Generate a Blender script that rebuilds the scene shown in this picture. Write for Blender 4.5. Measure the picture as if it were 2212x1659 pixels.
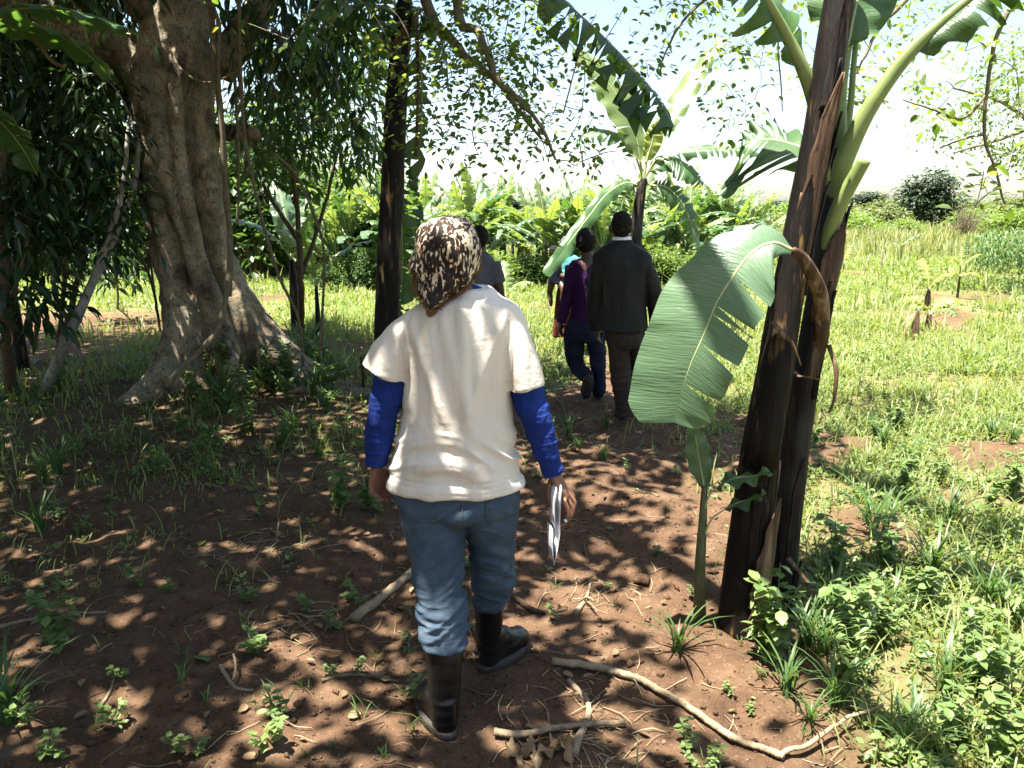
import bpy, math, random
import numpy as np
from mathutils import Vector
from mathutils.bvhtree import BVHTree

random.seed(7)
RNG = np.random.default_rng(7)
R = math.radians
scene = bpy.context.scene
C = scene.collection
for o in list(bpy.data.objects):
    bpy.data.objects.remove(o)

# ------------------------------------------------------------------ camera, sky, sun, exposure
CAM_H, PITCH, FPX, W2, H2 = 1.68, R(12.4), 1720.0, 1106.0, 829.5
cd = bpy.data.cameras.new('camera')
cam = bpy.data.objects.new('camera', cd)
C.objects.link(cam)
cam.location = (0, 0, CAM_H)
cam.rotation_euler = (R(90) - PITCH, 0, 0)
cd.sensor_width = 36
cd.lens = 36 * FPX / (2 * W2)
cd.clip_start, cd.clip_end = 0.05, 3000
scene.camera = cam

SUN_DIR = Vector((-0.20, -0.13, 0.97)).normalized()      # from the ground towards the sun
SUN_EL = math.asin(SUN_DIR.z)
world = bpy.data.worlds.new('World')
scene.world = world
world.use_nodes = True
wn = world.node_tree.nodes
sky = wn.new('ShaderNodeTexSky')
sky.sky_type = 'NISHITA'
sky.sun_disc = False
sky.sun_elevation = SUN_EL
sky.sun_rotation = math.atan2(SUN_DIR.x, SUN_DIR.y)
sky.dust_density = 1.5
sky.ozone_density = 0.0
wn['Background'].inputs['Strength'].default_value = 0.06
world.node_tree.links.new(sky.outputs['Color'], wn['Background'].inputs['Color'])

sd = bpy.data.lights.new('sun', 'SUN')
sun = bpy.data.objects.new('sun', sd)
C.objects.link(sun)
sun.location = (-4, -3, 30)
sun.rotation_euler = SUN_DIR.to_track_quat('Z', 'Y').to_euler()
sd.energy, sd.angle, sd.color = 5.0, R(0.53), (1.0, 0.94, 0.84)

vs = scene.view_settings
vs.view_transform, vs.look, vs.gamma, vs.exposure = 'Standard', 'None', 1.0, 2.5
vs.use_curve_mapping = False
cy = scene.cycles
cy.max_bounces, cy.diffuse_bounces, cy.glossy_bounces = 6, 4, 2
cy.transmission_bounces, cy.transparent_max_bounces = 4, 4
cy.caustics_reflective = cy.caustics_refractive = False
cy.use_denoising = True

# ------------------------------------------------------------------ helpers
def P(px, py, Y):
    """a point at the distance Y (metres ahead of the photographer) in the direction of a reference position"""
    dx, dy = (px - W2) / FPX, (H2 - py) / FPX
    k = Y / (math.cos(PITCH) + dy * math.sin(PITCH))
    return np.array((dx * k, Y, CAM_H + k * (dy * math.cos(PITCH) - math.sin(PITCH))))

def G(px, py, z=0.0):
    dx, dy = (px - W2) / FPX, (H2 - py) / FPX
    k = (z - CAM_H) / (dy * math.cos(PITCH) - math.sin(PITCH))
    return np.array((dx * k, k * (math.cos(PITCH) + dy * math.sin(PITCH)), z))

def hashf(ix, iy, iz, seed):
    h = (ix * 374761393 + iy * 668265263 + iz * 2147483647 + seed * 974711) & 0xFFFFFFFF
    h = ((h ^ (h >> 13)) * 1274126177) & 0xFFFFFFFF
    h = (h ^ (h >> 16)) & 0xFFFFFFFF
    return h / 4294967295.0 * 2 - 1

def noise3(p, freq=1.0, seed=0):
    p = np.asarray(p, float) * freq
    i = np.floor(p).astype(np.int64)
    f = p - i
    u = f * f * f * (f * (f * 6 - 15) + 10)
    r = 0
    for dx in (0, 1):
        for dy in (0, 1):
            for dz in (0, 1):
                w = ((u[:, 0] if dx else 1 - u[:, 0]) * (u[:, 1] if dy else 1 - u[:, 1]) * (u[:, 2] if dz else 1 - u[:, 2]))
                r = r + w * hashf(i[:, 0] + dx, i[:, 1] + dy, i[:, 2] + dz, seed)
    return r

def noise2(x, y, freq, seed=0):
    x = np.asarray(x, float) * freq
    y = np.asarray(y, float) * freq
    i, j = np.floor(x).astype(np.int64), np.floor(y).astype(np.int64)
    fx, fy = x - i, y - j
    ux, uy = fx * fx * (3 - 2 * fx), fy * fy * (3 - 2 * fy)
    z = np.zeros_like(i)
    a, b = hashf(i, j, z, seed), hashf(i + 1, j, z, seed)
    c, d = hashf(i, j + 1, z, seed), hashf(i + 1, j + 1, z, seed)
    return (a * (1 - ux) + b * ux) * (1 - uy) + (c * (1 - ux) + d * ux) * uy

def fbm2(x, y, freq, octv, seed=0):
    r, a = 0, 1.0
    for k in range(octv):
        r = r + a * noise2(x + 13.7 * k, y - 7.1 * k, freq * 2 ** k, seed + k)
        a *= 0.5
    return r

def sstep(a, b, x):
    t = np.clip((x - a) / (b - a), 0, 1)
    return t * t * (3 - 2 * t)

def unit(v):
    v = np.asarray(v, float)
    return v / np.maximum(np.linalg.norm(v, axis=-1, keepdims=True), 1e-9)

def make_mesh(name, verts, faces, smooth=True, uvs=None):
    """faces: list of int arrays (each N x 3 or N x 4)"""
    me = bpy.data.meshes.new(name)
    verts = np.asarray(verts, np.float32)
    if not isinstance(faces, list):
        faces = [faces]
    faces = [np.asarray(f, np.int32) for f in faces if len(f)]
    nl = sum(f.size for f in faces)
    npoly = sum(len(f) for f in faces)
    me.vertices.add(len(verts))
    me.vertices.foreach_set('co', verts.ravel())
    me.loops.add(nl)
    li = np.concatenate([f.ravel() for f in faces])
    me.loops.foreach_set('vertex_index', li)
    me.polygons.add(npoly)
    tot = np.concatenate([np.full(len(f), f.shape[1], np.int32) for f in faces])
    start = np.concatenate(([0], np.cumsum(tot)[:-1])).astype(np.int32)
    me.polygons.foreach_set('loop_start', start)
    me.polygons.foreach_set('use_smooth', np.full(npoly, smooth))
    if uvs is not None:
        uv = me.uv_layers.new(name='UVMap')
        uv.data.foreach_set('uv', np.asarray(uvs, np.float32)[li].ravel())
    me.update(calc_edges=True)
    me.validate()
    return me

def link(name, me, mat=None, parent=None, loc=(0, 0, 0)):
    o = bpy.data.objects.new(name, me)
    C.objects.link(o)
    if mat is not None and me is not None and not me.materials:
        me.materials.append(mat)
    o.location = loc
    if parent is not None:
        o.parent = parent
    return o

def tag(o, label=None, cat=None, group=None, kind=None):
    if label: o['label'] = label
    if cat: o['category'] = cat
    if group: o['group'] = group
    if kind: o['kind'] = kind
    return o

def empty(name, loc, label, cat, group=None):
    o = bpy.data.objects.new(name, None)
    o.empty_display_size = 0.1
    C.objects.link(o)
    o.location = loc
    return tag(o, label, cat, group)

def part(name, v, f, mat, root, uvs=None, smooth=True, base=None):
    """vertices in world coordinates; root holds the thing's base"""
    b = np.array(base if base is not None else root.location)
    return link(name, make_mesh(name, np.asarray(v) - b, f, smooth, uvs), mat, root)

def copy_tree(o, parent=None):
    c = o.copy()
    C.objects.link(c)
    c.parent = parent
    for ch in o.children:
        copy_tree(ch, c)
    return c

class MB:
    """collects shapes into one vertex and face list"""
    def __init__(s):
        s.v, s.q, s.t, s.uv, s.n = [], [], [], [], 0
    def add(s, v, q=(), t=(), uv=None):
        v = np.asarray(v, float)
        if len(q): s.q.append(np.asarray(q) + s.n)
        if len(t): s.t.append(np.asarray(t) + s.n)
        s.v.append(v)
        s.uv.append(np.zeros((len(v), 2)) if uv is None else uv)
        s.n += len(v)
        return s
    def arrays(s):
        f = []
        if s.q: f.append(np.concatenate(s.q))
        if s.t: f.append(np.concatenate(s.t))
        return np.concatenate(s.v), f, np.concatenate(s.uv)
    def build(s, name, mat, root, smooth=True, uv=False):
        v, f, u = s.arrays()
        return part(name, v, f, mat, root, u if uv else None, smooth)

def smooth_path(pts, n):
    """Catmull-Rom through the points (any columns), n samples"""
    pts = np.asarray(pts, float)
    m = len(pts)
    if m == 2:
        t = np.linspace(0, 1, n)[:, None]
        return pts[0] * (1 - t) + pts[1] * t
    ext = np.vstack([2 * pts[0] - pts[1], pts, 2 * pts[-1] - pts[-2]])
    u = np.linspace(0, m - 1 - 1e-6, n)
    i = u.astype(int)
    t = (u - i)[:, None]
    p0, p1, p2, p3 = ext[i], ext[i + 1], ext[i + 2], ext[i + 3]
    return 0.5 * (2 * p1 + (p2 - p0) * t + (2 * p0 - 5 * p1 + 4 * p2 - p3) * t * t + (3 * p1 - p0 - 3 * p2 + p3) * t ** 3)

def tube(pts, rad, seg=12, side=(1, 0, 0), cap=True, twist_noise=0.0, seed=0, level=False):
    """closed loft of ellipses along a path. rad: scalar, list of r, or list of (a, b): a along side"""
    pts = np.asarray(pts, float)
    n = len(pts)
    rad = np.asarray(rad, float)
    if rad.ndim == 0: rad = np.full((n, 2), float(rad))
    if rad.ndim == 1: rad = np.stack([rad, rad], 1)
    t = unit(np.gradient(pts, axis=0))
    s = np.asarray(side, float)
    S = s[None] - (t @ s)[:, None] * t
    bad = np.linalg.norm(S, axis=1) < 0.15
    if bad.any():
        s2 = np.array((0, 1.0, 0)) if abs(s[1]) < 0.9 else np.array((1.0, 0, 0))
        S[bad] = s2[None] - (t[bad] @ s2)[:, None] * t[bad]
    S = unit(S)
    B = np.cross(t, S)
    if level:
        S = np.tile((1.0, 0, 0), (n, 1))
        B = np.tile((0, 1.0, 0), (n, 1))
    a = np.linspace(0, 2 * math.pi, seg, endpoint=False)
    ca, sa = np.cos(a), np.sin(a)
    v = pts[:, None] + rad[:, 0, None, None] * ca[None, :, None] * S[:, None] + rad[:, 1, None, None] * sa[None, :, None] * B[:, None]
    if twist_noise:
        nz = noise3(v.reshape(-1, 3), 9.0, seed).reshape(n, seg, 1)
        v = pts[:, None] + (v - pts[:, None]) * (1 + twist_noise * nz)
    v = v.reshape(-1, 3)
    i, j = np.meshgrid(np.arange(n - 1), np.arange(seg), indexing='ij')
    j2 = (j + 1) % seg
    q = np.stack([i * seg + j, i * seg + j2, (i + 1) * seg + j2, (i + 1) * seg + j], -1).reshape(-1, 4)
    tr = []
    if cap:
        v = np.vstack([v, pts[0], pts[-1]])
        c0, c1 = n * seg, n * seg + 1
        k = np.arange(seg)
        k2 = (k + 1) % seg
        tr = np.vstack([np.stack([np.full(seg, c0), k2, k], -1),
                        np.stack([np.full(seg, c1), (n - 1) * seg + k, (n - 1) * seg + k2], -1)])
    return v, q, tr

def ball(c, r, seg=14, rings=9):
    """ellipsoid as a loft"""
    r = np.broadcast_to(np.asarray(r, float), (3,))
    ph = np.linspace(0.02, math.pi - 0.02, rings)
    pts = np.stack([np.full(rings, c[0]), np.full(rings, c[1]), c[2] - r[2] * np.cos(ph)], 1)
    return tube(pts, np.stack([r[0] * np.sin(ph), r[1] * np.sin(ph)], 1), seg)

def fuse(shapes, voxel=0.007, smooth=4, factor=0.5):
    """overlapping closed lofts -> one continuous surface; returns a mesh in world coordinates"""
    mb = MB()
    for s in shapes: mb.add(*s)
    v, f, _ = mb.arrays()
    me = make_mesh('tmp', v, f)
    o = link('tmp', me)
    m = o.modifiers.new('r', 'REMESH')
    m.mode, m.voxel_size, m.use_smooth_shade = 'VOXEL', voxel, True
    if smooth:
        m = o.modifiers.new('s', 'SMOOTH')
        m.iterations, m.factor = smooth, factor
    dg = bpy.context.evaluated_depsgraph_get()
    dg.update()
    res = bpy.data.meshes.new_from_object(o.evaluated_get(dg))
    bpy.data.objects.remove(o)
    bpy.data.meshes.remove(me)
    return res

def co_no(me):
    n = len(me.vertices)
    co, no = np.empty(n * 3, np.float32), np.empty(n * 3, np.float32)
    me.vertices.foreach_get('co', co)
    me.vertex_normals.foreach_get('vector', no)
    return co.reshape(-1, 3).astype(float), no.reshape(-1, 3).astype(float)

def set_co(me, co):
    me.vertices.foreach_set('co', np.asarray(co, np.float32).ravel())
    me.update()

def wear(name, me, mat, root, disp=None, base=None):
    """puts a fused world-space mesh under its root, with folds pushed along the normals"""
    co, no = co_no(me)
    if disp is not None:
        co = co + no * disp(co)[:, None]
    set_co(me, co - np.array(root.location))
    me.polygons.foreach_set('use_smooth', np.full(len(me.polygons), True))
    me.name = name
    return link(name, me, mat, root)

# ------------------------------------------------------------------ leaf templates and scatter
def leaf_template(w, droop=0.15, fold=0.12, stations=((0.3, 0.85), (0.62, 0.95)), tip=1.0):
    """unit-length leaf along +y with a fold along the midrib: verts, quads, tris"""
    v = [(0, 0, 0)]
    for t, k in stations:
        z = -droop * t * t
        v += [(-w * k / 2, t, z + fold * w), (0, t, z), (w * k / 2, t, z + fold * w)]
    v.append((0, tip, -droop))
    m = len(stations)
    q, t = [], [(0, 2, 1), (0, 3, 2)]
    for i in range(m - 1):
        a, b = 1 + 3 * i, 4 + 3 * i
        q += [(a, a + 1, b + 1, b), (a + 1, a + 2, b + 2, b + 1)]
    a, e = 1 + 3 * (m - 1), len(v) - 1
    t += [(a, a + 1, e), (a + 1, a + 2, e)]
    return np.array(v, float), np.array(q, int).reshape(-1, 4), np.array(t, int)

OVAL = leaf_template(0.62)
LANCE = leaf_template(0.30, droop=0.32, fold=0.2, stations=((0.25, 0.85), (0.5, 1.0), (0.78, 0.6)))
DIAMOND = (np.array([(0, 0, 0), (-0.3, 0.5, 0.05), (0.3, 0.5, 0.05), (0, 1, -0.08)]), np.zeros((0, 4), int), np.array([(0, 3, 1), (0, 2, 3)]))

def scatter(tmpl, pos, T, N, size, width=None):
    """one leaf per position. T: direction, N: rough normal, size: length"""
    v, q, t = tmpl
    n = len(pos)
    T = unit(T)
    B = unit(np.cross(T, N))
    N2 = np.cross(B, T)
    s = np.broadcast_to(np.asarray(size, float), (n,))
    ws = s if width is None else s * np.broadcast_to(np.asarray(width, float), (n,))
    V = (pos[:, None] + ws[:, None, None] * v[None, :, 0, None] * B[:, None]
         + s[:, None, None] * v[None, :, 1, None] * T[:, None] + s[:, None, None] * v[None, :, 2, None] * N2[:, None])
    off = (np.arange(n) * len(v))[:, None, None]
    Q = (q[None] + off).reshape(-1, 4) if len(q) else []
    Tt = (t[None] + off).reshape(-1, 3) if len(t) else []
    return V.reshape(-1, 3), Q, Tt

def rdir(n, rng=RNG):
    return unit(rng.normal(size=(n, 3)))

def blades(pos, height, lean, width, rng, seg=3):
    """grass blades: tapering bent strips"""
    n = len(pos)
    ang = rng.uniform(0, 2 * math.pi, n)
    D = np.stack([np.cos(ang), np.sin(ang), np.zeros(n)], 1)
    S = np.stack([-np.sin(ang), np.cos(ang), np.zeros(n)], 1)
    h = np.broadcast_to(height, (n,))
    le = np.broadcast_to(lean, (n,))
    w = np.broadcast_to(width, (n,))
    V = []
    for k in range(seg):
        t = k / seg
        c = pos + D * (h * le * t ** 1.8)[:, None] + np.array((0, 0, 1.0)) * (h * (t - 0.35 * le * t ** 3))[:, None]
        ww = (w * (0.75 + 0.5 * t) * (1 if t < 0.5 else 1.5 - t))[:, None]
        V += [c - S * ww / 2, c + S * ww / 2]
    V.append(pos + D * (h * le)[:, None] + np.array((0, 0, 1.0)) * (h * (1 - 0.35 * le))[:, None])
    V = np.stack(V, 1)
    m = V.shape[1]
    q = np.array([(2 * k, 2 * k + 1, 2 * k + 3, 2 * k + 2) for k in range(seg - 1)])
    t = np.array([(2 * seg - 2, 2 * seg - 1, 2 * seg)])
    off = (np.arange(n) * m)[:, None, None]
    return V.reshape(-1, 3), (q[None] + off).reshape(-1, 4), (t[None] + off).reshape(-1, 3)
# ------------------------------------------------------------------ materials
class NT:
    def __init__(s, name):
        s.m = bpy.data.materials.new(name)
        s.m.use_nodes = True
        s.nt = s.m.node_tree
        s.b = s.nt.nodes['Principled BSDF']
        s.out = s.nt.nodes['Material Output']
    def n(s, t, **kw):
        nd = s.nt.nodes.new(t)
        for k, v in kw.items():
            if k in nd.inputs.keys() if isinstance(k, str) else False:
                nd.inputs[k].default_value = v
            else:
                setattr(nd, k, v)
        return nd
    def l(s, a, b):
        s.nt.links.new(a, b)
    def coord(s, kind='Object', scale=(1, 1, 1), rot=(0, 0, 0)):
        tc = s.n('ShaderNodeTexCoord')
        mp = s.n('ShaderNodeMapping')
        mp.inputs['Scale'].default_value = scale
        mp.inputs['Rotation'].default_value = rot
        s.l(tc.outputs[kind], mp.inputs['Vector'])
        return mp.outputs[0]
    def noise(s, vec, scale, detail=4, rough=0.55, dist=0.0):
        nd = s.n('ShaderNodeTexNoise')
        nd.inputs['Scale'].default_value = scale
        nd.inputs['Detail'].default_value = detail
        nd.inputs['Roughness'].default_value = rough
        nd.inputs['Distortion'].default_value = dist
        if vec is not None: s.l(vec, nd.inputs['Vector'])
        return nd.outputs['Fac']
    def ramp(s, fac, stops):
        r = s.n('ShaderNodeValToRGB')
        el = r.color_ramp.elements
        while len(el) < len(stops): el.new(0.5)
        for e, (p, c) in zip(el, stops):
            e.position = p
            e.color = (c[0], c[1], c[2], 1) if not np.isscalar(c) else (c, c, c, 1)
        s.l(fac, r.inputs['Fac'])
        return r.outputs['Color']
    def mix(s, fac, a, b, mode='MIX'):
        m = s.n('ShaderNodeMix')
        m.data_type, m.blend_type = 'RGBA', mode
        for sock, val in ((m.inputs[0], fac), (m.inputs[6], a), (m.inputs[7], b)):
            if isinstance(val, bpy.types.NodeSocket): s.l(val, sock)
            elif np.isscalar(val): sock.default_value = val
            else: sock.default_value = (*val[:3], 1)
        return m.outputs[2]
    def bump(s, h, strength=0.4, dist=0.01, normal=None):
        b = s.n('ShaderNodeBump')
        b.inputs['Strength'].default_value = strength
        b.inputs['Distance'].default_value = dist
        s.l(h, b.inputs['Height'])
        if normal is not None: s.l(normal, b.inputs['Normal'])
        return b.outputs[0]
    def set(s, color=None, rough=None, normal=None, spec=None):
        for k, val in (('Base Color', color), ('Roughness', rough), ('Normal', normal), ('Specular IOR Level', spec)):
            if val is None: continue
            if isinstance(val, bpy.types.NodeSocket): s.l(val, s.b.inputs[k])
            elif np.isscalar(val): s.b.inputs[k].default_value = val
            else: s.b.inputs[k].default_value = (*val[:3], 1)
        return s.m
    def translucent(s, color, fac):
        """a thin leaf: part of the light goes through"""
        tr = s.n('ShaderNodeBsdfTranslucent')
        if isinstance(color, bpy.types.NodeSocket): s.l(color, tr.inputs['Color'])
        else: tr.inputs['Color'].default_value = (*color, 1)
        mx = s.n('ShaderNodeMixShader')
        mx.inputs[0].default_value = fac
        s.l(s.b.outputs[0], mx.inputs[1])
        s.l(tr.outputs[0], mx.inputs[2])
        s.l(mx.outputs[0], s.out.inputs['Surface'])

def leaf_mat(name, c1, c2, trans=0.38, rough=0.45, c3=None):
    k = NT(name)
    geo = k.n('ShaderNodeNewGeometry')
    rnd = geo.outputs['Random Per Island']
    stops = [(0.0, c1), (0.93, c2)] + ([(1.0, c3)] if c3 else [])
    col = k.ramp(rnd, stops)
    nz = k.noise(k.coord(), 3.0, 2)
    col = k.mix(k.ramp(nz, [(0.35, 0.0), (0.7, 0.6)]), col, k.mix(0.5, col, c1))
    k.set(col, rough, spec=0.35)
    tcol = k.mix(1.0, col, (1.7, 1.75, 0.75), 'MULTIPLY')
    k.translucent(tcol, trans)
    return k.m

def soil_mat():
    k = NT('soil')
    co = k.coord()
    big = k.noise(co, 0.8, 4)
    mid = k.noise(co, 7.0, 6, 0.65)
    fine = k.noise(co, 60.0, 4, 0.7)
    c = k.ramp(mid, [(0.3, (0.042, 0.0240, 0.0135)), (0.55, (0.092, 0.054, 0.031)), (0.75, (0.152, 0.097, 0.060))])
    c = k.mix(k.ramp(big, [(0.35, 0.0), (0.7, 0.55)]), c, (0.11, 0.063, 0.036))
    c = k.mix(k.ramp(fine, [(0.55, 0.0), (0.72, 0.55)]), c, (0.22, 0.145, 0.10))
    vg = k.n('ShaderNodeVertexColor', layer_name='veg')
    sep = k.n('ShaderNodeSeparateColor')
    k.l(vg.outputs['Color'], sep.inputs[0])
    gcol = k.ramp(k.noise(co, 2.4, 5), [(0.3, (0.12, 0.135, 0.05)), (0.55, (0.17, 0.185, 0.07)), (0.75, (0.22, 0.18, 0.095))])
    far = k.n('ShaderNodeMath', operation='MULTIPLY')
    k.l(sep.outputs[1], far.inputs[0]); far.inputs[1].default_value = 1.0
    c = k.mix(far.outputs[0], c, gcol)
    h = k.noise(co, 26.0, 8, 0.68)
    h2 = k.noise(co, 140.0, 3, 0.6)
    nb = k.bump(h, 0.75, 0.03)
    nb = k.bump(h2, 0.45, 0.006, nb)
    return k.set(c, 0.95, nb, 0.15)

def fig_bark():
    k = NT('fig_bark')
    co = k.coord()
    st = k.coord(scale=(1, 1, 0.45))
    mott = k.noise(co, 2.6, 6, 0.6, 0.4)
    c = k.ramp(mott, [(0.36, (0.06, 0.043, 0.028)), (0.45, (0.165, 0.125, 0.08)), (0.54, (0.30, 0.235, 0.15)), (0.66, (0.36, 0.305, 0.21))])
    lich = k.noise(co, 7.0, 4, 0.6)
    c = k.mix(k.ramp(lich, [(0.50, 0.0), (0.57, 0.75)]), c, (0.17, 0.165, 0.125))
    patch = k.noise(k.coord(scale=(1.3, 1.3, 0.8)), 2.1, 4, 0.6, 0.3)
    c = k.mix(k.ramp(patch, [(0.55, 0.0), (0.64, 0.8)]), c, (0.042, 0.029, 0.020))  # dark bark stains, also painted in place of shaded hollows
    vo = k.n('ShaderNodeTexVoronoi', feature='DISTANCE_TO_EDGE')
    vo.inputs['Scale'].default_value = 17.0
    wv = k.mix(0.25, st, k.n('ShaderNodeTexNoise').outputs['Color'])
    k.l(wv, vo.inputs['Vector'])
    crack = k.ramp(vo.outputs['Distance'], [(0.0, 0.0), (0.07, 1.0)])
    zone = k.ramp(k.noise(co, 1.3, 3), [(0.52, 0.0), (0.64, 0.8)])
    c = k.mix(k.mix(1.0, zone, k.mix(1.0, (1, 1, 1), crack, 'DIFFERENCE'), 'MULTIPLY'), c, (0.03, 0.022, 0.016))
    sp_ = k.noise(k.coord(scale=(1, 1, 0.7)), 38, 5, 0.7)
    c = k.mix(k.ramp(sp_, [(0.54, 0.0), (0.62, 0.75)]), c, (0.05, 0.037, 0.025))
    sp2 = k.noise(co, 70, 4, 0.7)
    c = k.mix(k.ramp(sp2, [(0.56, 0.0), (0.66, 0.5)]), c, (0.40, 0.35, 0.26))
    hb = k.bump(k.noise(co, 18, 8, 0.7), 0.8, 0.03)
    hb = k.bump(k.noise(k.coord(scale=(1, 1, 0.6)), 55, 6, 0.7), 0.6, 0.012, hb)
    hb = k.bump(k.mix(1.0, crack, zone, 'MULTIPLY'), 0.12, 0.006, hb)
    return k.set(c, 0.9, hb, 0.2)

def wood_mat(name, c1, c2, scale=14.0, stretch=0.2, rough=0.85, bump=0.5):
    k = NT(name)
    f = k.noise(k.coord(), scale, 6, 0.65)
    f2 = k.noise(k.coord(), scale * 4, 3, 0.6)
    c = k.ramp(f, [(0.3, c1), (0.7, c2)])
    c = k.mix(k.ramp(f2, [(0.55, 0.0), (0.7, 0.5)]), c, tuple(0.4 * q for q in c1))
    return k.set(c, rough, k.bump(f2, bump, 0.006), 0.2)

def banana_stem_mat(name, dark, mid, streak, amount=0.5, fresh=None):
    k = NT(name)
    co = k.coord(scale=(1, 1, 0.10))
    f = k.noise(co, 26, 5, 0.6)
    g = k.noise(k.coord(scale=(1, 1, 0.35)), 5.5, 4, 0.6, 0.5)
    fine = k.noise(k.coord(scale=(1, 1, 0.04)), 90, 3, 0.6)
    c = k.ramp(f, [(0.46, dark), (0.66, mid)])
    z = k.ramp(k.mix(0.45, g, f), [(0.63 - 0.2 * amount, 0.0), (0.66 - 0.15 * amount, 1.0)])
    sc = k.ramp(fine, [(0.35, streak), (0.65, tuple(0.45 * q for q in streak))])
    c = k.mix(z, c, sc)
    if fresh:
        g2 = k.noise(k.coord(scale=(1, 1, 0.5)), 3.1, 3)
        c = k.mix(k.ramp(g2, [(0.5, 0.0), (0.62, 0.8)]), c, fresh)
    return k.set(c, 0.6, k.bump(k.mix(0.5, f, fine), 0.6, 0.012), 0.18)

def banana_leaf_mat(name, c1, c2, trans=0.35, rough=0.33, tint=(1.75, 1.8, 0.6)):
    k = NT(name)
    tc = k.n('ShaderNodeTexCoord')
    sep = k.n('ShaderNodeSeparateXYZ')
    k.l(tc.outputs['UV'], sep.inputs[0])
    cmb = k.n('ShaderNodeCombineXYZ')
    mu = k.n('ShaderNodeMath', operation='MULTIPLY'); mu.inputs[1].default_value = 2.0
    k.l(sep.outputs[0], mu.inputs[0])
    mv = k.n('ShaderNodeMath', operation='MULTIPLY'); mv.inputs[1].default_value = 150.0
    k.l(sep.outputs[1], mv.inputs[0])
    k.l(mu.outputs[0], cmb.inputs[0]); k.l(mv.outputs[0], cmb.inputs[1])
    vein = k.noise(cmb.outputs[0], 1.0, 3, 0.6)
    info = k.n('ShaderNodeObjectInfo')
    big = k.noise(k.coord(), 2.2, 3)
    c = k.ramp(vein, [(0.25, c1), (0.75, c2)])
    c = k.mix(k.ramp(big, [(0.3, 0.0), (0.75, 0.6)]), c, k.mix(0.5, c, (c2[0] * 1.25, c2[1] * 1.1, c2[2])))
    hs = k.n('ShaderNodeHueSaturation')
    hs.inputs['Saturation'].default_value = 0.95
    mr = k.n('ShaderNodeMapRange')
    mr.inputs['To Min'].default_value, mr.inputs['To Max'].default_value = 0.8, 1.2
    k.l(info.outputs['Random'], mr.inputs['Value'])
    k.l(mr.outputs[0], hs.inputs['Value'])
    k.l(c, hs.inputs['Color'])
    c = hs.outputs[0]
    k.set(c, rough, k.bump(vein, 0.5, 0.006), 0.5)
    k.translucent(k.mix(1.0, c, tint, 'MULTIPLY'), trans)
    return k.m

def cloth_mat(name, c1, c2, weave=700.0, rough=0.9, scale=6.0, bump=0.25, crease=0.6):
    k = NT(name)
    co = k.coord()
    f = k.noise(co, scale, 5, 0.6)
    c = k.ramp(f, [(0.3, c1), (0.7, c2)])
    w = k.noise(co, weave, 2, 0.6)
    c = k.mix(k.ramp(w, [(0.35, 0.18), (0.65, 0.0)]), c, tuple(0.6 * q for q in c1))
    nb = k.bump(k.noise(co, 28.0, 4, 0.6, 0.6), bump, 0.012)
    for sc_, ro_, st_ in (((7.0, 7.0, 1.6), (0, 0.25, 0), 0.5), ((9.0, 9.0, 2.4), (0, -0.5, 0), 0.4), ((2.0, 2.0, 13.0), (0, 0.15, 0), 0.25)):
        cr = k.noise(k.coord(scale=sc_, rot=ro_), 1.6, 3, 0.5, 0.7)
        rd = k.ramp(cr, [(0.40, 0.0), (0.50, 1.0), (0.60, 0.0)])
        nb = k.bump(rd, st_ * crease, 0.02, nb)
    nb = k.bump(w, 0.25, 0.002, nb)
    return k.set(c, rough, nb, 0.15)

def denim_mat():
    k = NT('denim')
    co = k.coord()
    f = k.noise(co, 5.0, 5, 0.6)
    c = k.ramp(f, [(0.3, (0.018, 0.031, 0.047)), (0.50, (0.036, 0.058, 0.085)), (0.68, (0.078, 0.112, 0.147))])
    hz = k.noise(k.coord(scale=(0.25, 0.25, 1)), 75.0, 3, 0.6, 0.8)
    c = k.mix(k.ramp(hz, [(0.58, 0.0), (0.68, 0.6)]), c, (0.03, 0.05, 0.085))
    dirt = k.noise(co, 2.7, 4, 0.6)
    c = k.mix(k.ramp(dirt, [(0.5, 0.0), (0.75, 0.5)]), c, (0.06, 0.06, 0.053))
    w = k.noise(k.coord(scale=(1, 1, 0.3)), 600.0, 2)
    c = k.mix(k.ramp(w, [(0.3, 0.35), (0.7, 0.0)]), c, (0.09, 0.12, 0.155))
    nb = k.bump(hz, 0.35, 0.008)
    nb = k.bump(w, 0.3, 0.002, nb)
    return k.set(c, 0.92, nb, 0.12)

def scarf_mat():
    k = NT('leopard_print')
    mp = k.coord(scale=(1.0, 0.8, 0.40), rot=(0, R(-36), 0))
    nz = k.n('ShaderNodeTexNoise')
    nz.inputs['Scale'].default_value = 30.0
    k.l(mp, nz.inputs['Vector'])
    wv = k.mix(0.05, mp, nz.outputs['Color'])
    vo = k.n('ShaderNodeTexVoronoi', feature='F1')
    vo.inputs['Scale'].default_value = 104.0
    k.l(wv, vo.inputs['Vector'])
    streak = k.noise(mp, 66.0, 1.5, 0.5, 1.4)
    area = k.noise(mp, 11.0, 2)
    s1 = k.n('ShaderNodeMath', operation='MULTIPLY_ADD')
    s1.inputs[1].default_value = -0.55
    k.l(vo.outputs['Distance'], s1.inputs[0]); k.l(streak, s1.inputs[2])
    s2 = k.n('ShaderNodeMath', operation='MULTIPLY_ADD')
    s2.inputs[1].default_value = 0.55
    k.l(area, s2.inputs[0]); k.l(s1.outputs[0], s2.inputs[2])
    c = k.ramp(s2.outputs[0], [(0.31, (0.62, 0.54, 0.41)), (0.37, (0.44, 0.30, 0.16)), (0.41, (0.10, 0.042, 0.018)), (0.48, (0.012, 0.008, 0.006))])
    return k.set(c, 0.75, k.bump(k.noise(mp, 40, 3), 0.3, 0.006), 0.3)

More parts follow.
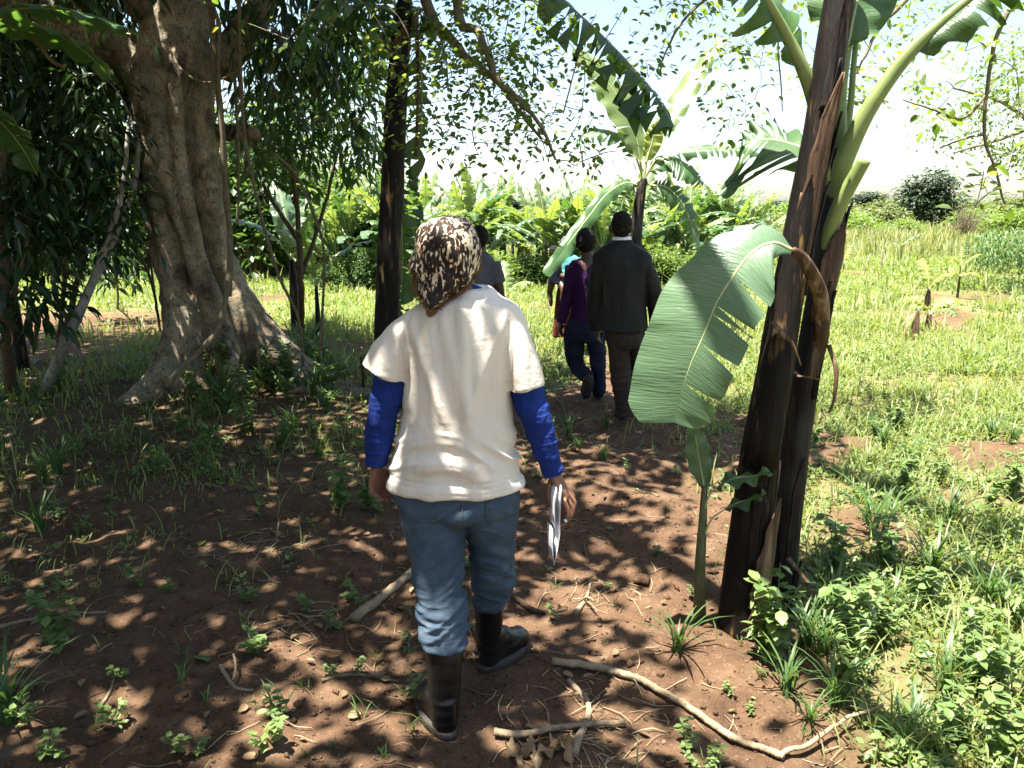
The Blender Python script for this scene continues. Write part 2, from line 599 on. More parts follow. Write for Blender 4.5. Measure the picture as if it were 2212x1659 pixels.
def plain_mat(name, c1, c2=None, rough=0.6, scale=20.0, bump=0.2, spec=0.4):
    k = NT(name)
    f = k.noise(k.coord(), scale, 4, 0.6)
    c = k.ramp(f, [(0.3, c1), (0.7, c2 or tuple(1.25 * q for q in c1))])
    return k.set(c, rough, k.bump(f, bump, 0.004), spec)

M = {
    'soil': soil_mat(),
    'bark': fig_bark(),
    'pale_bark': wood_mat('pale_bark', (0.13, 0.115, 0.095), (0.36, 0.335, 0.29), 16),
    'brown_bark': wood_mat('brown_bark', (0.06, 0.042, 0.028), (0.16, 0.12, 0.08), 18),
    'vine': wood_mat('vine_bark', (0.085, 0.066, 0.04), (0.19, 0.155, 0.095), 22),
    'twig': wood_mat('twig_bark', (0.10, 0.085, 0.055), (0.22, 0.19, 0.12), 20),
    'stick': wood_mat('dead_wood', (0.135, 0.098, 0.058), (0.30, 0.23, 0.15), 18, bump=0.8),
    'stick_dark': wood_mat('damp_wood', (0.035, 0.022, 0.014), (0.10, 0.065, 0.04), 18),
    'stem_dark': banana_stem_mat('banana_stem_dark', (0.0035, 0.0025, 0.002), (0.014, 0.008, 0.005), (0.15, 0.092, 0.032), 0.40),
    'stem_mixed': banana_stem_mat('banana_stem_mixed', (0.008, 0.006, 0.0055), (0.028, 0.018, 0.014), (0.15, 0.10, 0.06), 0.38, (0.036, 0.036, 0.034)),
    'stem_green': banana_stem_mat('banana_stem_green', (0.07, 0.075, 0.035), (0.16, 0.18, 0.07), (0.12, 0.08, 0.045), 0.3),
    'sheath': banana_stem_mat('dry_sheath', (0.055, 0.032, 0.019), (0.16, 0.098, 0.058), (0.27, 0.175, 0.105), 0.5),
    'petiole': plain_mat('petiole', (0.115, 0.165, 0.045), (0.20, 0.25, 0.085), 0.42, 9.0, 0.3),
    'midrib': plain_mat('midrib', (0.25, 0.29, 0.12), (0.38, 0.40, 0.19), 0.45, 10.0, 0.15),
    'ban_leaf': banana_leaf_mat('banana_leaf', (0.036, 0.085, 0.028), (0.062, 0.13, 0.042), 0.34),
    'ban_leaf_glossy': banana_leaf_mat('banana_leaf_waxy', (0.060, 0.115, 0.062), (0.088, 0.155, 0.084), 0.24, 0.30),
    'ban_leaf_sun': banana_leaf_mat('banana_leaf_sunlit', (0.12, 0.178, 0.065), (0.175, 0.235, 0.092), 0.45, 0.34),  # lightened copy of banana_leaf, sunlit brightness put into the colour
    'ban_leaf_yellow': banana_leaf_mat('banana_leaf_pale', (0.17, 0.22, 0.045), (0.28, 0.31, 0.08), 0.45, 0.4),
    'dry_leaf': leaf_mat('dry_leaf', (0.16, 0.10, 0.05), (0.34, 0.25, 0.14), 0.15, 0.7),
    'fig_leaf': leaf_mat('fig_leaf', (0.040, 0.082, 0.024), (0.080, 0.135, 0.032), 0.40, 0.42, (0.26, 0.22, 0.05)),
    'fig_leaf_lit': leaf_mat('fig_leaf_backlit', (0.08, 0.125, 0.03), (0.14, 0.19, 0.045), 0.52, 0.42, (0.34, 0.28, 0.06)),  # lightened copy of fig_leaf, its backlit look put into the colour
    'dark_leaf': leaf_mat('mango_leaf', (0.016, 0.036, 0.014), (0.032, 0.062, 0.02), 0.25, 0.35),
    'crown_leaf': leaf_mat('fig_crown_leaf', (0.026, 0.05, 0.018), (0.05, 0.082, 0.024), 0.12, 0.5),  # darker and less translucent than fig_leaf so the crown blocks more light
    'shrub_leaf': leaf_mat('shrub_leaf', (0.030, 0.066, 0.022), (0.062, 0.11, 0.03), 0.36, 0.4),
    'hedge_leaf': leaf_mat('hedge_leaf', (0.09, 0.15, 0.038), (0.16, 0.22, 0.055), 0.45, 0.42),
    'far_leaf': leaf_mat('far_bush_leaf', (0.085, 0.115, 0.05), (0.155, 0.175, 0.075), 0.3, 0.6),
    'far_dark': leaf_mat('far_dark_leaf', (0.022, 0.042, 0.024), (0.045, 0.07, 0.036), 0.2, 0.6),
    'grass': leaf_mat('grass_blade', (0.13, 0.172, 0.055), (0.22, 0.25, 0.09), 0.42, 0.5, (0.30, 0.27, 0.11)),
    'grass_dark': leaf_mat('grass_blade_deep', (0.045, 0.095, 0.03), (0.085, 0.145, 0.04), 0.36, 0.45),
    'tall_grass': leaf_mat('tall_grass', (0.13, 0.165, 0.06), (0.235, 0.235, 0.105), 0.35, 0.6, (0.36, 0.31, 0.16)),
    'weed': leaf_mat('weed_leaf', (0.095, 0.155, 0.05), (0.175, 0.23, 0.08), 0.40, 0.45),
    'litter': leaf_mat('leaf_litter', (0.045, 0.028, 0.016), (0.15, 0.10, 0.058), 0.1, 0.8, (0.26, 0.20, 0.12)),
    'straw': leaf_mat('straw', (0.20, 0.14, 0.075), (0.38, 0.30, 0.18), 0.1, 0.8),
    'shirt': cloth_mat('cream_cotton', (0.64, 0.575, 0.49), (0.72, 0.66, 0.575), 500, 0.9, 3.0, 0.2, 0.15),
    'blue': cloth_mat('blue_knit', (0.011, 0.026, 0.15), (0.015, 0.038, 0.20), 420, 0.95, 9.0, 0.3),
    'denim': denim_mat(),
    'stitch': plain_mat('denim_seam', (0.05, 0.055, 0.055), (0.10, 0.10, 0.09), 0.9),
    'rubber': plain_mat('black_rubber', (0.003, 0.003, 0.003), (0.008, 0.0075, 0.0075), 0.33, 7.0, 0.12, 0.4),
    'sole': plain_mat('dusty_rubber_sole', (0.016, 0.013, 0.011), (0.04, 0.03, 0.023), 0.7, 12.0, 0.3),
    'skin': plain_mat('skin_brown', (0.14, 0.062, 0.034), (0.20, 0.098, 0.058), 0.5, 30.0, 0.12),
    'skin_dark': plain_mat('skin_dark', (0.050, 0.026, 0.018), (0.085, 0.045, 0.031), 0.48, 30.0, 0.12),
    'hair': plain_mat('black_hair', (0.006, 0.005, 0.005), (0.014, 0.012, 0.011), 0.85, 160.0, 0.9, 0.2),
    'scarf': scarf_mat(),
    'fringe': leaf_mat('brown_fringe', (0.16, 0.075, 0.03), (0.34, 0.19, 0.085), 0.25, 0.8),
    'paper': plain_mat('white_paper', (0.74, 0.75, 0.78), (0.8, 0.81, 0.84), 0.7, 8.0, 0.05, 0.2),
    'suit': cloth_mat('charcoal_suit', (0.012, 0.0115, 0.011), (0.022, 0.021, 0.020), 500, 0.62, 5.0, 0.2, 0.3),
    'trouser': cloth_mat('brown_trouser', (0.026, 0.019, 0.016), (0.042, 0.031, 0.026), 500, 0.7, 5.0, 0.3),
    'white_shirt': plain_mat('white_collar', (0.72, 0.74, 0.78), (0.78, 0.80, 0.84), 0.8, 8.0, 0.05),
    'purple': cloth_mat('purple_knit', (0.024, 0.007, 0.034), (0.042, 0.011, 0.058), 500, 0.85, 7.0, 0.3),
    'navy': cloth_mat('navy_jeans', (0.012, 0.014, 0.028), (0.022, 0.027, 0.055), 500, 0.9, 7.0, 0.3),
    'grey_shirt': cloth_mat('grey_cotton', (0.085, 0.085, 0.10), (0.125, 0.125, 0.145), 500, 0.9, 6.0, 0.3),
    'teal': cloth_mat('teal_cotton', (0.06, 0.26, 0.30), (0.13, 0.40, 0.44), 500, 0.9, 9.0, 0.3),
    'maroon': cloth_mat('maroon_skirt', (0.075, 0.020, 0.014), (0.13, 0.037, 0.025), 500, 0.9, 5.0, 0.3),
    'shoe': plain_mat('black_shoe', (0.012, 0.011, 0.010), (0.022, 0.02, 0.018), 0.4, 9.0, 0.1),
    'hill': plain_mat('wooded_hill', (0.055, 0.085, 0.055), (0.10, 0.125, 0.075), 0.95, 0.25, 0.2, 0.1),
    'pen': plain_mat('dark_plastic', (0.012, 0.014, 0.03), (0.02, 0.022, 0.05), 0.3),
}
# ------------------------------------------------------------------ the ground
MOUNDS = [(*G(px, py)[:2], r, h) for px, py, r, h in (
    (1820, 590, .75, .10), (2044, 649, .6, .09), (1938, 682, .5, .08), (2039, 716, .55, .08), (2100, 592, .6, .1),
    (2109, 636, .4, .07), (2168, 658, .5, .07), (2101, 682, .35, .06), (1170, 657, .35, .07), (600, 650, .5, .06),
    (1870, 610, .3, .05), (1345, 1690, .2, .03), (1880, 1150, .3, .05))]
TREE_XY = (-2.65, 7.35)

def pathw(x, y):
    """the trodden path: wide bare earth near, a narrow track towards the walkers"""
    cx = 0.15 + 0.17 * (y - 2.5)
    hw = np.where(y < 3.3, 1.4, np.maximum(0.28, 1.4 - (y - 3.3) * 0.55))
    return sstep(hw + 0.35, hw - 0.15, np.abs(x - cx)) * sstep(13, 8, y)

def greenness(x, y):
    x, y = np.asarray(x, float), np.asarray(y, float)
    n = fbm2(x, y, 0.9, 3, 5)
    e = 0.90 + 0.05 * (y - 2.2) + n * 0.28
    right = sstep(e - 0.25, e + 0.35, x)
    far = sstep(5.0, 7.4, y + n * 0.9 - 0.25 * np.maximum(x, 0) + 0.9 * np.minimum(x, 0))
    left = 0.22 * sstep(4.2, 5.4, y + n * 0.5) * sstep(-0.6, -1.3, x - 0.12 * (y - 4) + n * 0.3)
    left2 = sstep(-2.2, -3.2, x + n * 0.5) * 0.22
    g = np.maximum.reduce([right, far, left, left2, np.full_like(x, 0.045)])
    g = g * (1 - 0.93 * pathw(x, y) * sstep(1.0, 0.7, x - 0.14 * y))
    patch = fbm2(x, y, 0.55, 4, 21)
    g = g * (1 - 0.9 * sstep(0.42, 0.75, patch) * sstep(30, 14, y))
    for mx, my, r, h in MOUNDS:
        g = g * (1 - 0.97 * np.exp(-(((x - mx) / r) ** 2 + ((y - my) / (r * 1.1)) ** 2) ** 2))
    d = ((x + 6.2) / 2.3) ** 2 + ((y - 12.2) / 1.1) ** 2
    return g * (1 - 0.95 * np.exp(-d ** 2))

def ground_h(x, y):
    x, y = np.asarray(x, float), np.asarray(y, float)
    near = sstep(40, 12, np.hypot(x, y))
    h = near * (0.035 * fbm2(x, y, 0.45, 2, 1) + 0.022 * fbm2(x, y, 1.7, 2, 2))
    nn = sstep(16, 7, np.hypot(x, y))
    bare = 1 - np.clip(greenness(x, y), 0, 1)
    h = h + nn * (0.35 + 0.65 * bare) * (0.026 * fbm2(x, y, 5.0, 3, 3) + 0.010 * np.abs(fbm2(x, y, 17.0, 2, 8)))
    for mx, my, r, hh in MOUNDS:
        h = h + hh * np.exp(-(((x - mx) / r) ** 2 + ((y - my) / r) ** 2) * 1.6)
    r = np.hypot(x - TREE_XY[0], y - TREE_XY[1])
    h = h + 0.12 * np.exp(-(r / 1.1) ** 2)
    # trodden flat under the walkers' feet
    for fx, fy in FEET:
        h = h * (1 - np.exp(-(((x - fx) / 0.2) ** 2 + ((y - fy) / 0.24) ** 2)))
    return h

FEET = [(-0.22, 2.36), (0.0, 2.8), G(1345, 905)[:2], G(1382, 885)[:2], G(1290, 862)[:2]]

def gh(x, y):
    return float(ground_h(np.array([x]), np.array([y]))[0])

def axis(lo, hi, step, outlo, outhi):
    a = list(np.arange(lo, hi, step))
    s, p = step, hi
    while p < outhi:
        a.append(p); s *= 1.14; p += s
    a.append(outhi)
    s, p = step, lo - step
    b = []
    while p > outlo:
        b.append(p); s *= 1.14; p -= s
    b.append(outlo)
    return np.array(b[::-1] + a)

gx = axis(-2.6, 2.9, 0.019, -900, 900)
gy = axis(1.95, 6.6, 0.021, -60, 1800)
X, Y = np.meshgrid(gx, gy)
Z = ground_h(X.ravel(), Y.ravel())
gv = np.stack([X.ravel(), Y.ravel(), Z], 1)
nx, ny = len(gx), len(gy)
i, j = np.meshgrid(np.arange(ny - 1), np.arange(nx - 1), indexing='ij')
a = i * nx + j
gq = np.stack([a, a + 1, a + nx + 1, a + nx], -1).reshape(-1, 4)
gme = make_mesh('ground', gv, gq)
gcol = gme.color_attributes.new('veg', 'FLOAT_COLOR', 'POINT')
gr = greenness(gv[:, 0], gv[:, 1])
gd = np.hypot(gv[:, 0], gv[:, 1])
cover = np.clip(gr * (0.45 + 0.5 * sstep(6, 18, gd)), 0, 1)
gcol.data.foreach_set('color', np.stack([gr, cover, gr * 0, gr * 0 + 1], 1).astype(np.float32).ravel())
tag(link('ground', gme, M['soil']), 'red brown earth with a trodden path and green field', kind='structure')

# ------------------------------------------------------------------ grass, ground cover, clods, litter (nobody could count them)
def field_points(n, x0, x1, y0, y1, seed, power=1.0, wedge=0.72, thresh=0.0):
    rng = np.random.default_rng(seed)
    out, tot = [], 0
    while tot < n:
        y = y0 + (y1 - y0) * rng.uniform(0, 1, n * 2) ** power
        x = rng.uniform(x0, x1, n * 2)
        ok = (np.abs(x) < 0.9 + wedge * y)
        x, y = x[ok], y[ok]
        g = np.clip(greenness(x, y), 0, 1)
        cl = sstep(-0.35, 0.45, fbm2(x, y, 2.6, 2, 77))
        keep = rng.uniform(0, 1, len(x)) < np.maximum(g - thresh, 0) * (0.25 + 0.75 * cl)
        out.append(np.stack([x[keep], y[keep]], 1))
        tot += int(keep.sum())
    p = np.concatenate(out)[:n]
    return np.stack([p[:, 0], p[:, 1], ground_h(p[:, 0], p[:, 1]) - 0.004], 1), rng

def stuff(name, label, cat, arrs, mat):
    mb = MB()
    for a in arrs: mb.add(*a)
    v, f, _ = mb.arrays()
    return tag(link(name, make_mesh(name, v, f), mat), label, cat, kind='stuff')

p, rng = field_points(52000, -8, 9, 1.8, 12, 31, 1.25)
d = np.hypot(p[:, 0], p[:, 1])
hgt = rng.gamma(3.0, 0.026, len(p)) * (1 + 0.5 * sstep(6, 11, d)) + 0.02
a1 = blades(p, hgt, rng.uniform(0.2, 1.0, len(p)), 0.0042 + 0.0007 * d, rng)
stuff('grass', 'short bright green grass blades covering the field and path edges', 'grass', [a1], M['grass'])

p, rng = field_points(60000, -34, 38, 10.5, 34, 32, 1.3)
d = np.hypot(p[:, 0], p[:, 1])
a2 = blades(p, rng.gamma(3.0, 0.05, len(p)) + 0.05, rng.uniform(0.2, 0.9, len(p)), 0.004 + 0.00115 * d, rng, 2)
stuff('grass', 'sunlit short grass in the middle of the open field', 'grass', [a2], M['grass'])

rng = np.random.default_rng(33)
n = 42000
yy = 27 + 45 * rng.uniform(0, 1, n) ** 1.2
xx = rng.uniform(-0.75, 0.75, n) * yy
keep = (xx > 0.08 * yy) | (rng.uniform(0, 1, n) < 0.35)
yy, xx = yy[keep], xx[keep]
tallness = 0.45 + 0.4 * sstep(-0.3, 0.5, fbm2(xx, yy, 0.16, 3, 9))
p = np.stack([xx, yy, ground_h(xx, yy)], 1)
a3 = blades(p, rng.uniform(0.5, 1.25, len(p)) * tallness, rng.uniform(0.1, 0.6, len(p)), 0.012 + 0.0011 * yy, rng, 2)
stuff('tall_grass', 'pale tall seeding grass at the far side of the field', 'grass', [a3], M['tall_grass'])

# broadleaf ground cover: low rosettes of small oval leaves
def rosettes(p, rng, k, size, rise):
    n = len(p)
    pos = np.repeat(p, k, 0)
    ang = rng.uniform(0, 2 * math.pi, n * k)
    el = rng.uniform(0.05, 0.9, n * k)
    T = np.stack([np.cos(ang) * np.cos(el), np.sin(ang) * np.cos(el), np.sin(el)], 1)
    up = np.tile(np.linspace(0.1, 1, k), n) * np.repeat(rise, k)
    pos = pos + np.array((0, 0, 1.0)) * up[:, None] + T * (np.repeat(size, k) * 0.25)[:, None] * np.array((1, 1, 0))
    N = np.tile((0, 0, 1.0), (n * k, 1)) + 0.5 * rdir(n * k, rng)
    return pos, T, N, np.repeat(size, k) * rng.uniform(0.6, 1.15, n * k)

p, rng = field_points(7500, -6, 6, 1.9, 9.0, 35, 1.1)
sz = rng.uniform(0.018, 0.046, len(p))
a4 = scatter(OVAL, *rosettes(p, rng, 7, sz, rng.uniform(0.01, 0.09, len(p))))
stuff('ground_cover', 'low broadleaf weeds carpeting the soil among the grass', 'weeds', [a4], M['weed'])
p, rng = field_points(14000, -16, 18, 8.0, 26.0, 36, 1.1)
sz = rng.uniform(0.05, 0.10, len(p)) * (0.75 + p[:, 1] * 0.025)
a5 = scatter(DIAMOND, *rosettes(p, rng, 5, sz, rng.uniform(0.02, 0.14, len(p))))
stuff('ground_cover', 'bright leafy ground cover spread across the sunny field', 'weeds', [a5], M['weed'])

# crumbs of earth
rng = np.random.default_rng(37)
n = 16000
cx, cyy = rng.uniform(-2.9, 2.2, n), 1.9 + 5.0 * rng.uniform(0, 1, n) ** 1.4
keep = rng.uniform(0, 1, n) > greenness(cx, cyy) * 0.8
cx, cyy = cx[keep], cyy[keep]
octv = np.array([(1, 0, 0), (-1, 0, 0), (0, 1, 0), (0, -1, 0), (0, 0, 0.75), (0.25, 0.1, -0.7)], float)
octt = np.array([(0, 2, 4), (2, 1, 4), (1, 3, 4), (3, 0, 4), (2, 0, 5), (1, 2, 5), (3, 1, 5), (0, 3, 5)])
m = len(cx)
s = 0.0018 + rng.gamma(0.9, 0.0034, m)
V = octv[None] * s[:, None, None] * rng.uniform(0.4, 1.4, (m, 6, 3)) * rng.uniform(0.6, 1.4, (m, 1, 3))
an = rng.uniform(0, 6.28, m)
ca, sa = np.cos(an)[:, None], np.sin(an)[:, None]
V = np.stack([V[..., 0] * ca - V[..., 1] * sa, V[..., 0] * sa + V[..., 1] * ca, V[..., 2]], -1)
V = V + np.stack([cx, cyy, ground_h(cx, cyy) + s * 0.3], 1)[:, None]
T = (octt[None] + (np.arange(m) * 6)[:, None, None]).reshape(-1, 3)
cme = make_mesh('soil_crumbs', V.reshape(-1, 3), [T])
cca = cme.color_attributes.new('veg', 'FLOAT_COLOR', 'POINT')
cca.data.foreach_set('color', np.tile(np.array((0, 0, 0, 1), np.float32), m * 6))
tag(link('soil_crumbs', cme, M['soil']), 'crumbs and clods of loose red earth on the bare soil', 'soil', kind='stuff')

# crumbled leaf litter
rng = np.random.default_rng(39)
n = 3600
lx, ly = rng.uniform(-3.2, 1.9, n), 1.9 + 5.6 * rng.uniform(0, 1, n) ** 1.3
lp = np.stack([lx, ly, ground_h(lx, ly) + .004], 1)
la_ = rng.uniform(0, 6.28, n)
lt = scatter(OVAL, lp, np.stack([np.cos(la_), np.sin(la_), rng.uniform(-.1, .35, n)], 1), np.tile((0, 0, 1.0), (n, 1)) + .5 * rdir(n, rng), .008 + rng.gamma(1.3, .007, n), rng.uniform(.4, 1.2, n))
stuff('leaf_litter', 'crumbled brown leaf litter scattered over the shaded soil', 'leaf litter', [lt], M['litter'])
# dry straw and rootlets on the bare soil
rng = np.random.default_rng(38)
mb = MB()
for k in range(520):
    x, y = rng.uniform(-2.6, 1.7), 2.0 + 4.6 * rng.uniform() ** 1.3
    if k > 300:                                       # heaps of pulled weeds
        hx, hy = [(0.30, 2.52), (-0.85, 2.95), (0.42, 3.35), (-1.3, 3.7), (0.22, 2.2)][k % 5]
        x, y = rng.normal(hx, 0.13), rng.normal(hy, 0.10)
    a, L = rng.uniform(0, 6.28), rng.uniform(0.03, 0.16)
    pts = np.array([(x, y, 0), (x + L / 2 * math.cos(a) + rng.normal(0, .01), y + L / 2 * math.sin(a) + rng.normal(0, .01), rng.uniform(0, .014)),
                    (x + L * math.cos(a + .2), y + L * math.sin(a + .2), rng.uniform(0, .01))])
    pts = smooth_path(pts, 4)
    pts[:, 2] += ground_h(pts[:, 0], pts[:, 1]) + 0.003
    mb.add(*tube(pts, rng.uniform(0.0008, 0.0022), 4, cap=False))
v, f, _ = mb.arrays()
tag(link('dry_straw', make_mesh('dry_straw', v, f), M['straw']), 'dry straw and rootlets littering the bare soil', 'straw', kind='stuff')
# ------------------------------------------------------------------ trees
def crown_clusters(centers, rad, per, tmpl, size, rng, droop=0.3, flat=0.6):
    """leaves gathered in sprays around centres"""
    centers = np.asarray(centers, float)
    n = len(centers) * per
    off = rng.normal(size=(n, 3)) * np.repeat(np.broadcast_to(rad, (len(centers),)), per)[:, None] * np.array((1, 1, flat)) * 0.55
    pos = np.repeat(centers, per, 0) + off
    T = unit(off * np.array((1, 1, 0.3))) * 0.8 + 0.5 * rdir(n, rng) + np.array((0, 0, -droop))
    N = np.tile((0, 0, 1.0), (n, 1)) + 0.55 * rdir(n, rng)
    return scatter(tmpl, pos, T, N, size * rng.uniform(0.65, 1.2, n))

def twig_to(anchor_paths, centers, rng, r0=0.012, sag=0.15, mb=None, seg=4):
    """twigs that branch from the limbs: each cluster joins the nearest limb point or the nearest cluster already joined"""
    A = np.concatenate([smooth_path(a, 24) for a in anchor_paths])
    mb = mb or MB()
    centers = np.asarray(centers, float)
    d0 = np.min(np.linalg.norm(A[:, None] - centers[None], axis=2), axis=0)
    nodes = [p for p in A]
    for k in np.argsort(d0):
        c = centers[k]
        Nn = np.array(nodes)
        d = np.linalg.norm(Nn - c, axis=1)
        j = int(np.argmin(d))
        a, L = Nn[j], d[j]
        nodes.append(c)
        if L < 0.05: continue
        midp = (a + c) / 2 + np.array((0, 0, sag * L)) + rng.normal(0, 0.08 * L, 3)
        nodes.append(midp)
        mb.add(*tube(smooth_path([a, midp, c], 5), np.linspace(r0 * (0.55 + 0.25 * L), 0.0025, 5), seg, cap=False))
    return mb

def limb_tube(pts, r0, r1, n=26, seg=14, wob=0.12, seed=1):
    path = smooth_path(pts, n)
    path[1:-1] += 0.12 * r0 * np.random.default_rng(seed).normal(size=(n - 2, 3))
    return tube(path, np.linspace(r0, r1, n), seg, twist_noise=wob, seed=seed)

# --- the big fig: fluted trunk with spreading root buttresses
TB = np.array((TREE_XY[0], TREE_XY[1], 0.0))
fig = empty('fig_tree', TB, 'huge old fig tree with fluted pale bark and spreading root buttresses', 'tree')
nz_, na = 220, 240
zs = np.concatenate([np.linspace(-0.25, 1.2, 110), np.linspace(1.21, 3.9, nz_ - 110)])
tt = np.linspace(0, 2 * math.pi, na, endpoint=False)
ZZ, TT = np.meshgrid(zs, tt, indexing='ij')
zc = np.clip(zs, 0, None)
ax = np.interp(zc, [0, .4, .8, 1.2, 1.7, 2.2, 2.7, 3.9], [0.0, -.06, -.16, -.25, -.30, -.33, -.35, -.18])
ay = np.interp(zc, [0, 1, 2.7, 3.9], [0, .02, .05, .1])
rr = np.interp(zc, [0, .3, .6, 1.0, 1.4, 1.9, 2.4, 2.75, 3.1, 3.9], [.46, .41, .37, .345, .335, .33, .33, .34, .27, .20])
rad = np.repeat(rr[:, None], na, 1)
def adiff(a, b): return (a - b + math.pi) % (2 * math.pi) - math.pi
for ang, amp, wid, dec in ((R(-8), .95, .27, .34), (R(235), .75, .25, .30), (R(195), .45, .28, .34), (R(300), .42, .22, .34),
                           (R(60), .8, .3, .4), (R(130), .7, .3, .4), (R(268), .22, .16, .5), (R(332), .5, .18, .26)):
    am = amp * np.exp(-np.clip(ZZ, 0, None) / dec) + 0.08 * amp * np.exp(-np.clip(ZZ, 0, None) / 1.4)
    wsw = ang + 0.1 * np.sin(ZZ * 2 + ang)
    rad = rad + am * np.exp(-(adiff(TT, wsw) / wid) ** 2)
for ang, amp, wid, z0, z1 in ((R(262), .16, .17, -.5, 2.0), (R(318), .14, .13, -.5, 3.2), (R(285), .05, .1, 1.2, 3.5), (R(215), .05, .12, .2, 2.2)):
    fade = sstep(z0, z0 + .4, ZZ) * sstep(z1, z1 - .9, ZZ)
    rad = rad - amp * fade * np.exp(-(adiff(TT, ang + 0.12 * np.sin(2.2 * ZZ)) / wid) ** 2)
x_ = ax[:, None] + rad * np.cos(TT)
y_ = ay[:, None] + rad * np.sin(TT)
V = np.stack([x_, y_, ZZ], -1).reshape(-1, 3)
V += unit(np.stack([np.cos(TT), np.sin(TT), 0 * TT], -1).reshape(-1, 3)) * (0.035 * noise3(V, 2.2, 3) + 0.018 * noise3(V, 6, 4) + 0.010 * noise3(V, 15, 5) + 0.004 * noise3(V, 34, 6))[:, None]
V += TB
i, j = np.meshgrid(np.arange(nz_ - 1), np.arange(na), indexing='ij')
q = np.stack([i * na + j, i * na + (j + 1) % na, (i + 1) * na + (j + 1) % na, (i + 1) * na + j], -1).reshape(-1, 4)
part('trunk', V, q, M['bark'], fig)

YT = 7.4
L_left = [P(405, 210, YT), P(300, 140, YT), P(190, 75, YT - .1), P(60, 20, YT - .2), P(-160, -110, YT - .5), (-7.2, 6.0, 5.0)]
L_up = [(-3.0, 7.45, 3.5), (-2.8, 7.5, 4.3), (-2.2, 7.2, 5.0), (-1.0, 6.3, 5.5), (0.4, 5.0, 5.7), (1.2, 3.4, 5.6)]
L_back = [P(470, 150, YT + .2), P(560, 30, YT + .5), P(640, -60, YT + .8), (-1.0, 9.2, 4.6), (0.2, 10.0, 5.0)]
L_near = [(-3.1, 7.3, 3.3), (-3.4, 6.2, 4.3), (-3.2, 4.6, 5.0), (-2.6, 2.6, 5.4), (-1.9, 0.2, 5.4), (-1.6, -4.0, 5.0)]  # far end extended unseen to carry the added crown behind the camera
L_mid = [(-2.9, 7.3, 3.6), (-2.1, 6.2, 4.8), (-1.2, 4.4, 5.4), (-0.2, 2.4, 5.6), (0.4, 0.8, 5.6)]
L_farl = [(-3.2, 7.5, 3.4), (-4.4, 8.6, 4.4), (-6.0, 9.4, 4.9)]
L_stub = [P(455, 282, YT), P(505, 287, YT), P(552, 287, YT + .05)]
L_view = [(-1.0, 6.35, 5.45), P(900, -60, 6.6), P(990, 100, 6.5), P(1031, 139, 6.5), P(1084, 185, 6.4), P(1118, 235, 6.4), P(1170, 300, 6.35)]
L_view2 = [(-0.2, 5.9, 5.5), P(985, -30, 6.2), P(1034, 71, 6.1), P(1070, 164, 6.0), P(1102, 200, 6.0), P(1163, 264, 5.9), P(1200, 345, 5.9)]
LIMBS = [(L_left, .21, .10), (L_up, .20, .07), (L_back, .16, .06), (L_near, .11, .04), (L_mid, .16, .05), (L_farl, .15, .05), (L_stub, .085, .07),
         (L_view, .05, .010), (L_view2, .042, .009)]
for k, (pts, r0, r1) in enumerate(LIMBS):
    v, q, t = limb_tube(pts, r0, r1, 30, 16 if r0 > .1 else 8, 0.1, k)
    part('limb', v, [q, t], M['bark'] if r0 > .06 else M['twig'], fig)

rng = np.random.default_rng(51)
# the high crown over the path, full of holes
cl = []
while len(cl) < 2050:
    x, y = rng.uniform(-12.5, 2.4), rng.uniform(-9.5, 10.8)  # unseen reach behind the camera added to block skylight
    edge = -0.85 + 0.2 * min(max(y - 1.5, 0), 4) - 0.25 * max(0, y - 5.5) + 0.25 * max(0, -0.5 - y)
    if x > edge + 0.5 * noise2(np.array([x]), np.array([y]), 0.8, 3)[0]: continue
    if y > 8.3 + (1.8 if x < -3 else 0): continue
    gap = fbm2(np.array([x]), np.array([y]), 1.1, 2, 44)[0]
    if gap > 0.52 + (0.25 if x < -2.2 or y > 4.5 else -0.12): continue
    low = 1.68 + 0.262 * max(y, 0) + 0.45
    cl.append((x, y, (max(low, 4.0) if y > -1 else 3.2) + rng.uniform(0, 1.9 if y > -1 else 2.8)))
for _ in range(34):  # extra unseen clusters added to shade the banana frond below
    cl.append((rng.uniform(-.4, 1.0), rng.uniform(4.4, 6.0), rng.uniform(4.5, 5.4)))
cl = np.array(cl)
a1 = crown_clusters(cl, 0.44, 60, DIAMOND, 0.155, rng, 0.15)
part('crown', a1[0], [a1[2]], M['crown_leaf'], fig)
tw = twig_to([l[0] for l in LIMBS[:6]], cl[::2], rng, 0.014)
# sprays that hang into view over the clearing
vis = []
for path, n, s in ((L_view, 85, .40), (L_view2, 85, .42)):
    pp = smooth_path(path, 60)[20:]
    for _ in range(n):
        c = pp[rng.integers(len(pp))] + rng.normal(0, s, 3) * np.array((1.5, .8, 1.0))
        vis.append(c)
vis = [c for c in vis if c[2] > 1.95 + 0.05 * rng.uniform() and c[0] < 0.55 + 0.3 * rng.uniform()]
for _ in range(95):                                   # thin curtain between the trunk and the first limb, and over the centre
    px, py = rng.uniform(880, 1330), rng.uniform(-40, 330) * rng.uniform(.25, 1)
    if px > 1190: continue
    vis.append(P(px, py, rng.uniform(5.6, 7.8)))
vis = np.array(vis)
a2 = crown_clusters(vis, 0.17, 13, OVAL, 0.062, rng, 0.25, 0.8)
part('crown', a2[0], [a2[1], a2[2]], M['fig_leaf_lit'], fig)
twig_to([L_view, L_view2, L_back, L_up], vis, rng, 0.007, 0.08, tw)
